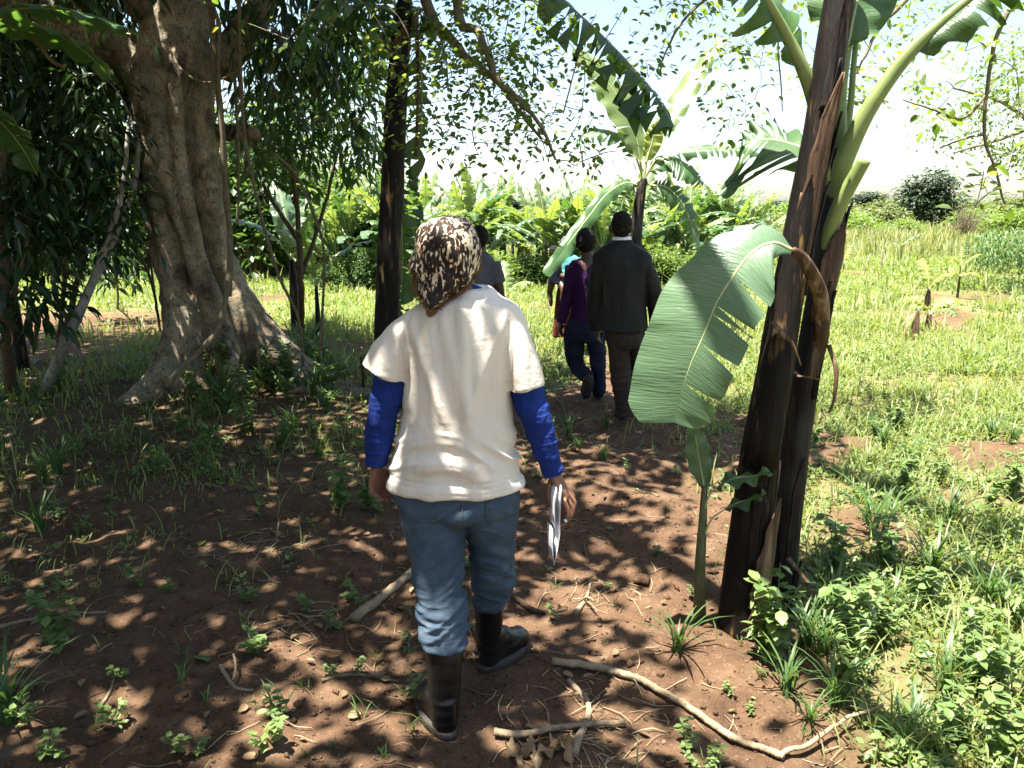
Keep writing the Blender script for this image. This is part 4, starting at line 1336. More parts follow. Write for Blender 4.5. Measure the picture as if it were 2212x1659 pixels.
# broad leaves at the top left, seen from below
add_leaf(clump, [P(1741, 165, 3.12), P(1700, 80, 3.1), P(1652, -5, 3.05), P(1590, -110, 2.95), P(1500, -170, 2.9), P(1400, -150, 2.8)], (-.3, -.55, .75), [.05, .26, .30, .28, .22], [.04, .10, .26, .28, .22], 'ban_leaf', .010,
         tatter=.16, droop=.95, seed=12, n=44, K=7, sweep=.1, gap=2.0)
add_leaf(clump, [P(1830, 105, 3.2), P(1845, 30, 3.22), P(1865, -60, 3.25), P(1890, -190, 3.2), P(1930, -300, 3.1)], (-.2, -.9, .2), .15, .20, 'ban_leaf', .008, tatter=.05, droop=.1, seed=13, n=30)
add_leaf(clump, [P(1960, 120, 3.1), P(2045, 40, 3.08), P(2150, -45, 3.05), P(2300, -100, 2.95), P(2500, -80, 2.8)], (.25, -.3, .9), [.06, .14, .18, .14, .1], [.02, .10, .18, .15, .1], 'ban_leaf', .011, tatter=.2, droop=1.1, seed=14, n=40, sweep=.1)
# fan of torn leaf strips behind the stems
add_leaf(clump, [P(1800, 350, 3.3), P(1750, 325, 3.35), P(1690, 305, 3.4), P(1640, 300, 3.42), P(1600, 310, 3.45)], (.1, -.75, .6), [.05, .12, .14, .12, .1], [.10, .34, .34, .28, .2], 'ban_leaf', .008,
         tatter=.34, droop=.25, seed=15, n=34, K=6, sweep=.55, gap=2.5, strip_drop=.8)
add_leaf(clump, [P(1800, 380, 3.3), P(1775, 430, 3.35), P(1768, 490, 3.35), P(1766, 540, 3.33)], (-.3, -.9, .1), .07, .09, 'ban_leaf_sun', .006, tatter=.1, droop=.2, seed=16, n=20)
# dry strips hanging off the stems
for k, pp in enumerate(([P(1790, 745, 3.08), P(1806, 800, 3.04), P(1802, 860, 3.04), P(1790, 893, 3.05)], [P(1668, 695, 2.97), P(1690, 720, 2.93), P(1712, 745, 2.93), P(1730, 790, 2.95)], [P(1702, 1205, 3.04), P(1730, 1240, 3.0), P(1750, 1262, 2.98)], [P(1712, 800, 3.05), P(1725, 812, 2.99), P(1748, 815, 2.99), P(1768, 820, 3.02)])):
    pth = smooth_path(pp, 14)
    v, q, t = tube(pth, np.stack([np.linspace(.012, .004, 14), np.full(14, .003)], 1), 8, twist_noise=.2)
    part('dry_strip', v, [q, t], M['sheath'], clump)

# --- the sucker at the clump's foot
b = gpt(1512, 1330); b[2] += .04
suck = empty('banana_sucker', b, 'small green banana sucker with one upright leaf at the dark clump foot', 'banana plant')
v, q, t = stem_shape([b - (0, 0, .05), P(1512, 1230, 2.98), P(1518, 1130, 2.99), P(1522, 1050, 3.0)], [.028, .021, .016, .011], 24, 14, 2, .05)
part('pseudostem', v, [q, t], M['stem_green'], suck)
add_leaf(suck, [P(1522, 1060, 3.0), P(1514, 1010, 3.0), P(1505, 960, 2.98), P(1497, 915, 2.96)], (-.3, -.9, .1), .045, .05, 'ban_leaf_glossy', .004, tatter=.03, droop=.35, seed=21, n=20)
add_leaf(suck, [P(1545, 1055, 2.98), P(1580, 1035, 2.94), P(1625, 1028, 2.9), P(1668, 1022, 2.86)], (0, -.35, .95), .04, .045, 'ban_leaf', .003, petiole=[P(1518, 1120, 2.99), P(1530, 1075, 2.98)], tatter=.05, droop=.4, seed=22, n=20)
add_leaf(suck, [P(1565, 1100, 2.97), P(1595, 1085, 2.95), P(1630, 1075, 2.92), P(1655, 1065, 2.9)], (0, -.35, .95), .03, .035, 'ban_leaf', .003, petiole=[P(1514, 1180, 2.98), P(1535, 1125, 2.97)], tatter=.05, droop=.4, seed=23, n=16)

# --- arching fronds helper
def frond(root, top, az, el, L, wid, bend, mat='ban_leaf', seed=0, tatter=.4, droop=.6, rib=.012, twist=0.0):
    """a leaf leaving the crown at azimuth az, elevation el, bending down by bend radians over its length"""
    n = 9
    s = np.linspace(0, 1, n)
    ang = el - bend * s ** 1.35
    step = L / (n - 1)
    h = np.concatenate([[0], np.cumsum(np.cos(ang[:-1]) * step)])
    z = np.concatenate([[0], np.cumsum(np.sin(ang[:-1]) * step)])
    azs = az + twist * s
    p = np.array(top) + np.stack([np.cos(azs) * h, np.sin(azs) * h, z], 1)
    T = unit(np.gradient(p, axis=0))
    side = np.array((-math.sin(az), math.cos(az), 0))
    Nn = unit(np.cross(T, -np.tile(side, (n, 1))))
    Nn = np.where(Nn[:, 2:3] < 0, Nn, Nn)
    Nf = np.stack([np.interp(np.linspace(0, 1, 40), s, Nn[:, c]) for c in range(3)], 1)
    if Nf[0, 2] < 0: Nf = -Nf
    return add_leaf(root, p[1:], Nf[:, :], wid, None, mat, rib, petiole=[p[0], (p[0] + p[1]) / 2], tatter=tatter, droop=droop, seed=seed, n=40, gap=1.6)

# --- the tall black-stemmed banana by the fig
b = G(838, 885); b[2] = gh(b[0], b[1])
YB = b[1]
blk = empty('banana_plant', b, 'tall black-stemmed banana plant with tattered fronds beside the fig tree', 'banana plant')
v, q, t = stem_shape([b - (0, 0, .05), P(835, 750, YB), P(840, 550, YB), P(848, 400, YB), P(856, 220, YB), P(868, 80, YB), P(876, -10, YB)], [.115, .105, .098, .095, .088, .07, .05], 50, 26, 8)
part('pseudostem', v, [q, t], M['stem_dark'], blk)
top = P(874, 20, YB)
for k, (az, el, L, w, bend, tt_, mt) in enumerate(((R(280), R(55), 1.9, .22, 2.0, .6, 'ban_leaf'), (R(60), R(60), 2.3, .24, 2.0, .7, 'ban_leaf'), (R(105), R(45), 2.0, .24, 2.3, .7, 'ban_leaf'))):
    frond(blk, top, az, el, L, w, bend, mt, 30 + k, tt_, .75)
def bl(pix, nrm, w, seed, tatter=.9, droop=1.1, Y2=None, **kw):
    ys = np.linspace(YB, Y2 if Y2 else YB, len(pix))
    add_leaf(blk, [P(x, y, yy) for (x, y), yy in zip(pix, ys)], nrm, w, None, 'ban_leaf', .013, petiole=[top], tatter=tatter, droop=droop, seed=seed, n=48, gap=1.3, **kw)
bl([(890, -60), (960, -150), (1080, -140), (1220, 0), (1300, 75), (1370, 150), (1420, 210), (1455, 275)], (.3, -.35, .9), .36, 44, Y2=YB - .5, prof=[.2, .6, 1, 1, 1, 1, 1, .8, .4])
bl([(850, 5), (800, -35), (740, -30), (690, 10), (650, 70), (620, 150)], (-.3, -.35, .9), .25, 45, Y2=YB - .3)
bl([(855, 25), (820, 15), (770, 10), (715, 40), (670, 100), (650, 170)], (-.3, -.35, .9), .24, 46, Y2=YB + .3)
bl([(885, 20), (915, 20), (945, 60), (965, 130), (970, 200)], (.5, -.3, .8), .20, 47, Y2=YB + .3)
bl([(850, 40), (825, 70), (800, 140), (785, 230)], (-.5, -.3, .8), .18, 48, Y2=YB + .2)
# fronds hanging straight down behind and beside the stem
add_leaf(blk, [P(890, 30, YB), P(905, 100, YB + .05), P(912, 200, YB + .1), P(908, 300, YB + .1), P(900, 420, YB + .1)], (.5, -.8, .2), .22, .09, 'ban_leaf', .012, tatter=.8, droop=.2, seed=41, n=40, sweep=.45, gap=1.4)
add_leaf(blk, [P(855, 300, YB + .22), P(862, 400, YB + .25), P(868, 500, YB + .27), P(868, 610, YB + .3), P(860, 720, YB + .3)], (-.1, -.95, .2), .20, .20, 'ban_leaf', .012, tatter=.85, droop=.3, seed=42, n=44, sweep=.30, gap=1.4)
add_leaf(blk, [P(880, 45, YB - .05), P(850, 50, YB - .1), P(815, 55, YB - .15), P(785, 62, YB - .2)], (0, -.6, .8), .05, .05, 'ban_leaf_glossy', .006, tatter=.1, droop=.3, seed=43, n=16)
dr = smooth_path([P(897, 30, YB - .05), P(901, 100, YB - .08), P(903, 200, YB - .08), P(898, 338, YB - .06)], 16)
v, q, t = tube(dr, np.stack([np.linspace(.018, .012, 16), np.linspace(.012, .007, 16)], 1), 8, twist_noise=.2)
part('dry_leaf', v, [q, t], M['sheath'], blk)

# --- the young banana behind the man in the suit
b = G(1368, 752); b[2] = gh(b[0], b[1]); YM = b[1]
mid_ = empty('banana_plant', b, 'young green banana plant spreading broad leaves behind the man in the suit', 'banana plant')
v, q, t = stem_shape([b - (0, 0, .05), P(1370, 620, YM), P(1374, 500, YM), P(1384, 420, YM), P(1392, 385, YM)], [.10, .09, .075, .06, .04], 36, 18, 3)
part('pseudostem', v, [q, t], M['stem_mixed'], mid_)
pt = [P(1388, 420, YM), P(1390, 390, YM)]
def ml(pix, nrm, w, seed, wr=None, mat='ban_leaf_sun', tatter=.15, droop=.35, Y2=None, **kw):
    ys = np.linspace(YM, Y2 if Y2 else YM, len(pix))
    add_leaf(mid_, [P(x, y, yy) for (x, y), yy in zip(pix, ys)], nrm, w, wr, mat, .012, petiole=pt, tatter=tatter, droop=droop, seed=seed, n=40, **kw)
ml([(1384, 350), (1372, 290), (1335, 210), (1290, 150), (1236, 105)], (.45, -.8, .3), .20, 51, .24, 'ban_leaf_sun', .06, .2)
ml([(1375, 340), (1350, 300), (1305, 282), (1268, 290), (1245, 310)], (0, -.5, .85), .18, 52, None, 'ban_leaf', .3, .8)
ml([(1378, 400), (1350, 395), (1310, 420), (1270, 470), (1225, 530), (1178, 592)], (.45, -.55, .7), .085, 53, .10, 'ban_leaf', .10, .45, YM - 1.0, prof=[.2, .7, 1, 1, 1, .95, .6])
ml([(1402, 370), (1430, 345), (1460, 345), (1495, 370), (1520, 400)], (0, -.6, .8), .24, 54, None, 'ban_leaf', .2, .85)
ml([(1405, 400), (1440, 405), (1475, 440), (1495, 490), (1512, 548)], (.2, -.8, .5), .17, 55, .20, 'ban_leaf', .55, .5)
ml([(1400, 330), (1430, 290), (1480, 215), (1530, 130), (1580, 75)], (-.4, -.8, .3), .10, 56, .22, 'ban_leaf_sun', .4, .4, YM + .8)
ml([(1415, 345), (1470, 325), (1540, 318), (1600, 320), (1650, 335)], (0, -.5, .85), .16, 57, None, 'ban_leaf', .35, .8)
ml([(1395, 350), (1408, 310), (1412, 290), (1420, 262)], (-.1, -.95, .1), .12, 58, .10, 'ban_leaf_yellow', .05, .2)
ml([(1372, 400), (1352, 420), (1342, 450), (1338, 490)], (-.2, -.9, .3), .14, 59, .12, 'ban_leaf', .7, .5)

# --- the plants left of the black stem, small bananas in the shade
def small_banana(base, label, h, leaves, stem=.06, stemmat='stem_dark', group=None, name='banana_plant', sway=0.0):
    base = np.array(base, float)
    root = empty(name, base, label, 'banana plant', group)
    top = base + np.array((sway, 0, h))
    v, q, t = stem_shape([base - (0, 0, .05), base + (sway * .4, 0, h * .5), top], [stem, stem * .8, stem * .5], 22, 14, int(abs(base[0] * 10)))
    part('pseudostem', v, [q, t], M[stemmat], root)
    for k, (az, el, L, w, bend, mt) in enumerate(leaves):
        frond(root, top, R(az), R(el), L, w, bend, mt, int(abs(base[0]) * 7) + k, .12, .45, .009)
    return root
def gb(px, py):
    p = G(px, py); p[2] = gh(p[0], p[1]); return p
small_banana(gb(640, 720), 'small shaded banana plant with dark twin leaves right of the fig trunk', 1.0, [(70, 80, 1.0, .16, .9, 'ban_leaf'), (-20, 70, 1.1, .15, 1.0, 'ban_leaf'), (190, 60, 1.2, .17, 1.6, 'ban_leaf'), (120, 75, 1.3, .18, .8, 'ban_leaf_glossy'), (-70, 60, .9, .14, 1.5, 'ban_leaf')], .075)
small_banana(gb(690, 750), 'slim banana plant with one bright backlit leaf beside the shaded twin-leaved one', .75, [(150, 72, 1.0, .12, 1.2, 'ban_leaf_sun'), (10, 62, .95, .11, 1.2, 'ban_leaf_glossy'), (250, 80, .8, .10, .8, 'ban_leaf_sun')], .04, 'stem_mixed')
small_banana(gb(50, 800), 'broad-leaved dark banana plant in the deep shade left of the pale sapling', .95, [(30, 50, 1.0, .2, 1.6, 'ban_leaf'), (-10, 62, 1.1, .2, 1.9, 'ban_leaf'), (80, 70, 1.1, .2, 1.2, 'ban_leaf'), (150, 60, 1.1, .2, 1.6, 'ban_leaf'), (-60, 45, .9, .18, 1.8, 'ban_leaf')], .07)
b = np.array((-3.55, 4.65, 0)); b[2] = gh(-3.55, 4.65)
small_banana(b, 'tall dark banana plant whose tattered fronds hang before the great limb', 2.35, [(15, 40, 1.6, .22, 1.4, 'ban_leaf'), (60, 45, 1.7, .24, 1.8, 'ban_leaf'), (110, 55, 1.8, .24, 1.4, 'ban_leaf'), (-30, 50, 1.5, .22, 2.2, 'ban_leaf'), (200, 60, 1.8, .24, 1.4, 'ban_leaf'), (85, 10, 1.5, .2, 1.4, 'ban_leaf')], .10)

# --- the banana grove across the field
def grove_proto(seed, h, nl, L):
    rng = np.random.default_rng(seed)
    root = empty('banana_plant', (0, 0, 0), 'x', 'banana plant')
    v, q, t = stem_shape([(0, 0, -.1), (0, 0, h * .5), (0, 0, h)], [.10, .085, .05], 14, 10, seed)
    part('pseudostem', v, [q, t], M['stem_green'], root)
    for k in range(nl):
        az = k * 2.4 + rng.uniform(-.4, .4)
        el = R(rng.uniform(28, 88))
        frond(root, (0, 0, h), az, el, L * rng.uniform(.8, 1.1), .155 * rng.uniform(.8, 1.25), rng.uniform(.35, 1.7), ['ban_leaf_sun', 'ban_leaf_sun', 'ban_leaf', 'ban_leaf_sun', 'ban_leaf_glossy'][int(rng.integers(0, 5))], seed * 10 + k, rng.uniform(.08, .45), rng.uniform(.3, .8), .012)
    return root
protos = [grove_proto(s, h, nl, L) for s, h, nl, L in ((61, .75, 9, 1.7), (62, .5, 9, 1.5), (63, 1.0, 11, 1.7))]
rng = np.random.default_rng(64)
GR = []
for k in range(84):
    Yd = 17.5 + (k % 5) * 1.7 + rng.uniform(-.8, .8)
    px = 690 + (k * 97) % 950 + rng.uniform(-25, 25)
    GR.append((P(px, 500, Yd)[0], Yd))
LAB = ('bright banana plant with nine arching leaves', 'short banana plant', 'taller banana plant with many leaves')
ROW = ('in the front row of the far grove', 'in the second row of the far grove', 'in the middle of the far grove', 'towards the back of the far grove', 'in the rear row of the far grove')
for k, (x, y) in enumerate(GR):
    src = protos[k % 3]
    o = src if k < 3 else copy_tree(src)
    o.location = (x, y, gh(x, y))
    o.rotation_euler = (0, 0, rng.uniform(0, 6.28))
    s = rng.uniform(.78, 1.14)
    o.scale = (s, s, s)
    tag(o, LAB[k % 3] + ' ' + ROW[k % 5], 'banana plant', ('nine-leaved plants ', 'short plants ', 'taller plants ')[k % 3] + ROW[k % 5])

# --- newly planted suckers in the open field
def field_sucker(px, py, h, leaves, label, stem=.03, stemmat='stem_green', group=None):
    return small_banana(gb(px, py), label, h, leaves, stem, stemmat, group, 'banana_sucker')
field_sucker(2002, 668, .34, [(100, 80, .62, .13, .9, 'ban_leaf_yellow'), (-20, 70, .55, .14, 1.6, 'ban_leaf_yellow'), (200, 60, .4, .1, 1.8, 'ban_leaf_sun')], 'cut banana stump sprouting pale yellow leaves, farther of the two', .055, 'sheath')
field_sucker(2004, 716, .22, [(20, 55, .62, .15, 1.9, 'ban_leaf_yellow'), (170, 65, .5, .13, 1.9, 'ban_leaf_yellow'), (-60, 40, .45, .12, 1.8, 'ban_leaf_sun')], 'short banana stump with floppy pale leaf beside a split dry stub', .055, 'sheath')
field_sucker(1821, 597, .35, [(30, 78, .5, .1, .6, 'ban_leaf_yellow'), (170, 70, .45, .09, .9, 'ban_leaf_sun')], 'pale leaved sucker on its red earth mound near the dark stems', .025)
field_sucker(1868, 596, .25, [(150, 60, .4, .08, 1.2, 'ban_leaf_sun'), (40, 75, .4, .07, .8, 'ban_leaf_sun')], 'tiny green sucker in the grass near the pale leaved one', .02)
field_sucker(1944, 575, .62, [(10, 40, .75, .09, .5, 'ban_leaf'), (165, 45, .35, .07, 1.1, 'ban_leaf')], 'sucker with one long dark leaf held out sideways', .03)
field_sucker(2072, 604, .35, [(70, 80, .5, .07, .5, 'ban_leaf_yellow'), (180, 60, .4, .09, 1.2, 'ban_leaf_yellow')], 'thin sucker with yellowing leaves, left one of a close pair', .022)
field_sucker(2084, 598, .35, [(-10, 60, .5, .11, 1.5, 'ban_leaf_yellow'), (80, 85, .55, .05, .3, 'ban_leaf')], 'sucker with a drooping yellow leaf, right one of a close pair', .022)
field_sucker(2067, 650, .38, [(-20, 30, .4, .08, 1.6, 'ban_leaf_yellow')], 'leaning brown sucker with a single drooping yellow leaf', .025, 'stem_mixed')
field_sucker(2107, 586, .45, [(60, 85, .35, .02, .2, 'ban_leaf')], 'bare thin sucker spike standing on an earth mound', .018, 'stem_mixed')
field_sucker(2126, 565, .3, [(40, 70, .5, .09, .6, 'ban_leaf'), (150, 60, .4, .08, 1.0, 'ban_leaf')], 'dark small sucker with two upright leaves at the far grass', .025)
field_sucker(1455, 615, .35, [(60, 82, .6, .12, .5, 'ban_leaf_yellow'), (200, 70, .4, .1, 1.0, 'ban_leaf_sun')], 'bright yellow green sucker standing before the grove', .03)
field_sucker(1092, 700, .35, [(95, 75, .6, .16, .6, 'ban_leaf_sun'), (20, 55, .55, .14, 1.6, 'ban_leaf_sun')], 'broad leaved young banana beside the grey T-shirt walker', .03)
field_sucker(1735, 660, .25, [(40, 65, .45, .08, 1.2, 'ban_leaf_sun'), (170, 65, .45, .08, 1.2, 'ban_leaf_sun')], 'small green sucker behind the leaning dark stems', .02)
b = gb(1902, 586)
pole = empty('marker_pole', b, 'thin upright planting pole with a green tip in the field', 'pole')
v, q, t = tube(smooth_path([b - (0, 0, .1), b + (.01, 0, .3), b + (.03, 0, .62)], 8), np.linspace(.035, .02, 8), 8)
part('shaft', v, [q, t], M['stick'], pole)
v, q, t = tube(smooth_path([b + (.03, 0, .6), b + (.04, 0, .8), b + (.05, 0, 1.0)], 6), np.linspace(.018, .008, 6), 7)
part('tip', v, [q, t], M['petiole'], pole)
b = gb(1973, 735)
stub = empty('dry_stub', b, 'split dry banana stub standing in the field', 'stump')
v, q, t = stem_shape([b - (0, 0, .05), b + (.01, 0, .2), b + (.03, 0, .42)], [.05, .045, .008], 16, 12, 3, .2)
part('stump', v, [q, t], M['sheath'], stub)
add_leaf(stub, [b + (-.02, 0, .35), b + (-.1, -.02, .3), b + (-.16, -.04, .1), b + (-.2, -.05, .02)], (-.5, -.3, .8), .03, .03, 'dry_leaf', .004, tatter=.2, droop=.6, seed=3, n=12, name='dry_leaf')
# maize at the right-hand edge
def maize_proto(seed):
    rng = np.random.default_rng(seed)
    root = empty('maize_plant', (0, 0, 0), 'x', 'maize')
    v, q, t = tube(smooth_path([(0, 0, -.03), (.02, 0, .7), (0, .02, 1.4)], 8), np.linspace(.016, .007, 8), 6)
    part('stalk', v, [q, t], M['petiole'], root)
    mb = MB()
    for k in range(9):
        az, z = k * 3.0 + rng.uniform(-.4, .4), .2 + k * .13
        d = np.array((math.cos(az), math.sin(az), 0))
        pts = [(0, 0, z), d * .2 + (0, 0, z + .22), d * .45 + (0, 0, z + .2), d * .62 + (0, 0, z - .05)]
        v, f, uv, _, _ = banana_leaf(pts, (0, 0, 1.0), .035, None, .02, .3, seed + k, 10, 2, .1)
        mb.add(v, f[0], (), uv)
    mb.build('foliage', M['grass_dark'], root)
    return root
mp_ = [maize_proto(1), maize_proto(2)]
rng = np.random.default_rng(65)
for k in range(34):
    Yd = 20.5 + (k // 8) * .9 + rng.uniform(-.2, .2)
    x = P(2120 + (k % 8) * 17 + rng.uniform(-6, 6), 520, Yd)[0]
    o = mp_[k] if k < 2 else copy_tree(mp_[k % 2])
    o.location = (x, Yd, gh(x, Yd))
    o.rotation_euler = (0, 0, rng.uniform(0, 6.28))
    sc_ = rng.uniform(.55, .8)
    o.scale = (sc_, sc_, sc_)
    tag(o, 'green maize plant in the small stand at the field edge', 'maize', 'maize stand at the field edge')
# ------------------------------------------------------------------ people
def rows(rs, seg=28):
    """loft of level ellipses from silhouette rows (py, x left, x right, distance, half depth)"""
    pts, rad = [], []
    for py, xl, xr, Yd, b in rs:
        a, c = P(xl, py, Yd), P(xr, py, Yd)
        pts.append((a + c) / 2)
        rad.append(((c[0] - a[0]) / 2, b))
    d = smooth_path(np.column_stack([pts, rad]), len(rs) * 4)
    return tube(d[:, :3], d[:, 3:], seg, level=True)

def limb(pts, r, n=16, seg=16, side=(1, 0, 0)):
    r = np.asarray(r, float)
    if r.ndim == 1: r = np.stack([r, r], 1)
    d = smooth_path(np.column_stack([np.asarray(pts, float), r]), n)
    return tube(d[:, :3], d[:, 3:], seg, side)

def hand(wrist, d, nrm, s, L=.175, curl=.45, spread=.08, thumb=.5, fr=.0085, curls=None):
    """palm, four unequal jointed fingers and a thumb from the side of the palm. d: towards the fingers, nrm: out of the palm, s: thumb side"""
    wrist, d = np.asarray(wrist, float), unit(d)
    nrm = unit(np.asarray(nrm, float) - np.dot(nrm, d) * d)
    s = unit(np.asarray(s, float) - np.dot(s, d) * d - np.dot(s, nrm) * nrm)
    k = L / .175
    out = [limb([wrist - d * .03 * k, wrist + d * .01 * k, wrist + d * .045 * k, wrist + d * .082 * k],
                [(.023 * k, .018 * k), (.026 * k, .017 * k), (.037 * k, .015 * k), (.038 * k, .012 * k)], 10, 14, s)]
    out.append(limb([wrist + d * .02 * k + s * .022 * k + nrm * .008 * k, wrist + d * .05 * k + s * .024 * k + nrm * .010 * k], [.014 * k, .010 * k], 6, 10, s))
    for q, (off, ln, base) in enumerate(((.029, .072, .080), (.0095, .080, .085), (-.010, .074, .082), (-.0285, .058, .074))):
        c = curls[q] if curls else curl * (1 + .12 * q)
        p = wrist + (s * off + d * (base - .012)) * k
        ang = c * .55
        dirb = unit(d + s * off * spread * 20)
        pts = [p]
        for fr_, add in ((.46, 0), (.31, c), (.23, c * .75)):
            ang += add
            p = p + (dirb * math.cos(ang) + nrm * math.sin(ang)) * ln * fr_ * k
            pts.append(p)
        out.append(limb(pts, [fr * 1.05 * k, fr * k, fr * .9 * k, fr * .72 * k], 12, 9, s))
    p0 = wrist + (d * .022 + s * .026 + nrm * .004) * k
    p1 = p0 + (d * .026 + s * .026 + nrm * .010 * (1 + thumb)) * k
    p2 = p1 + (d * .027 + s * .010 * (1 - thumb) + nrm * .016 * thumb * 1.6) * k
    p3 = p2 + (d * .021 - s * .004 * thumb + nrm * .010 * thumb * 1.6) * k
    out.append(limb([p0, p1, p2, p3], [.013 * k, .011 * k, .0095 * k, .007 * k], 10, 9, s))
    return out

def head_shapes(c, r, fwd=(0, 1, 0)):
    """skull, jaw, nose, lips, brow and ears; c: centre, r: half height"""
    c, f = np.asarray(c, float), unit(fwd)
    sd = unit(np.cross(f, (0, 0, 1.0)))
    u = np.array((0, 0, 1.0))
    k = r / .115
    o = [ball(c + u * .02 * k - f * .01 * k, (.078 * k, .096 * k, .098 * k)), ball(c - u * .05 * k + f * .025 * k, (.058 * k, .065 * k, .066 * k)),
         ball(c - u * .005 * k + f * .098 * k, (.012 * k, .014 * k, .012 * k), 10, 7), limb([c + u * .03 * k + f * .088 * k, c - u * .002 * k + f * .1 * k], [.008 * k, .011 * k], 6, 8),
         ball(c - u * .045 * k + f * .088 * k, (.024 * k, .010 * k, .009 * k), 10, 7), ball(c + u * .035 * k + f * .08 * k, (.05 * k, .015 * k, .01 * k), 10, 7)]
    for g in (-1, 1):
        o.append(ball(c + sd * g * .084 * k - u * .008 * k - f * .005 * k, (.014 * k, .018 * k, .033 * k), 10, 8))
    return o

def eyes(root, c, r, fwd=(0, 1, 0)):
    c, f = np.asarray(c, float), unit(fwd)
    sd = unit(np.cross(f, (0, 0, 1.0)))
    k = r / .115
    for g in (-1, 1):
        v, q, t = ball(c + sd * g * .031 * k + f * .078 * k + np.array((0, 0, .012 * k)), .0125 * k, 10, 7)
        part('eye', v, [q, t], M['white_shirt'], root)

def folds(amp, fx, fz, seed, amp2=0.0, f2=30.0, z0=None, z1=None):
    def fn(co):
        a = amp * noise3(co * (fx, fx, fz), 1.0, seed) + amp * .5 * noise3(co * (fx * 2.1, fx * 2.1, fz * 1.7), 1.0, seed + 1)
        if amp2:
            m = 1.0 if z0 is None else sstep(z0 - .06, z0 + .02, co[:, 2]) * sstep(z1 + .06, z1 - .02, co[:, 2])
            warp = .02 * noise3(co, 9.0, seed + 3)
            w = noise3(np.column_stack([co[:, 0] * 5, co[:, 1] * 5, (co[:, 2] + warp) * f2]), 1.0, seed + 2)
            a = a + m * amp2 * (1 - np.abs(w) * 2)
        return a
    return fn

# ============ the woman walking ahead: cream T-shirt, leopard headscarf, jeans, rubber boots
YW = 2.5
hl = G(972, 1590); hl[2] = 0
lady = empty('person', (-0.1, 2.5, 0.0), 'woman seen from behind in cream T-shirt, leopard headscarf, blue jeans and black boots', 'person')
# joints
LSH, RSH = P(868, 700, YW), P(1112, 700, YW)
L_arm = [P(872, 700, YW), P(845, 800, YW - .01), P(830, 880, YW - .01), P(818, 950, YW), P(813, 1003, YW + .01)]
R_arm = [P(1105, 700, YW), P(1132, 820, YW - .01), P(1152, 890, YW - .02), P(1174, 955, YW - .02), P(1196, 1022, YW - .01)]
HC = P(968, 545, YW + .012)
lw, rw = P(813, 1008, YW + .01), P(1197, 1026, YW - .01)
L_leg = [P(925, 1060, YW), P(945, 1190, YW - .06), P(952, 1290, YW - .12), P(957, 1390, YW - .17), P(962, 1500, YW - .175), (P(960, 1540, YW - .16))]
R_leg = [P(1055, 1060, YW), P(1062, 1190, YW + .05), P(1062, 1280, YW + .1), P(1055, 1360, YW + .165), P(1056, 1415, YW + .20)]
LH = hand(lw, (-.02, .12, -1), (.72, -.62, 0), (.55, .75, 0), .165, .62, thumb=.7)
RH = [limb([P(1194, 1012, YW - .01), P(1200, 1030, YW - .005), P(1212, 1050, YW), P(1222, 1072, YW)], [(.021, .022), (.021, .028), (.018, .038), (.013, .036)], 14, 16)]
for k_, pp_ in enumerate(([(1220, 1052), (1238, 1072), (1229, 1094), (1208, 1097)], [(1222, 1062), (1241, 1086), (1230, 1108), (1208, 1111)], [(1221, 1072), (1237, 1100), (1227, 1120), (1208, 1123)], [(1217, 1080), (1228, 1108), (1219, 1131), (1206, 1134)])):
    RH.append(limb([P(x, y, YW + .032 - .024 * k_) for x, y in pp_], [.0095, .0092, .0082, .0068], 16, 10))
RH.append(limb([P(1196, 1030, YW + .01), P(1187, 1052, YW + .0), P(1186, 1076, YW - .01), P(1193, 1098, YW - .015)], [.014, .012, .0098, .0072], 14, 10))
skin_shapes = head_shapes(HC, .098) + LH + RH + [
    limb([HC - (0, 0, .04), P(985, 610, YW), P(1000, 660, YW)], [.058, .052, .07]),
    rows([(640, 960, 1070, YW, .06), (690, 890, 1110, YW, .085), (800, 890, 1090, YW, .10), (930, 890, 1090, YW, .10), (1050, 870, 1105, YW, .11), (1110, 880, 1100, YW, .10)]),
    limb([P(880, 720, YW)] + L_arm[1:], [.035, .038, .036, .032, .024]), limb([P(1098, 720, YW)] + R_arm[1:], [.035, .038, .036, .032, .024]),
    limb(L_leg, [.08, .066, .048, .034, .022, .020]), limb(R_leg, [.08, .066, .046, .028, .021])]
def foot_shapes(heel, dirv, L=.25, w=.045, hb=.04):
    d = unit(np.array((dirv[0], dirv[1], 0)))
    sdv = np.array((-d[1], d[0], 0))
    u = np.array((0, 0, 1.0))
    hp = np.asarray(heel, float)
    return [limb([hp + d * .03 + u * .045, hp + d * .10 + u * .05, hp + d * .17 + u * .043, hp + d * (L - .04) + u * .035], [(w * .9, hb * 1.1), (w * .85, hb * 1.2), (w * 1.1, hb * 1.05), (w * .95, hb * .8)], 16, 16, sdv),
            ball(hp + d * .045 + u * .04, (hb * .9, hb, hb)), ball(hp + d * (L - .045) + u * .034, (w, w, .033))]
hr = G(1048, 1448); hr[2] = 0.0
dl, drr = (-.42, .90), (.62, .78)
lh_ = hl + np.array((-.016, .035, 0)); rh_ = hr + np.array((.02, .03, .012))
skin_shapes += foot_shapes(lh_ + np.array((0, 0, .012)), dl, .20, .022, .024) + foot_shapes(rh_ + np.array((0, 0, .012)), drr, .20, .022, .024)
skin_shapes += [limb([L_leg[-1], lh_ + np.array((dl[0] * .06, dl[1] * .06, .06))], [.020, .020]), limb([R_leg[-1], rh_ + np.array((drr[0] * .06, drr[1] * .06, .06))], [.021, .020])]
wear('body', fuse(skin_shapes, .0045, 3), M['skin'], lady)
eyes(lady, HC, .098)

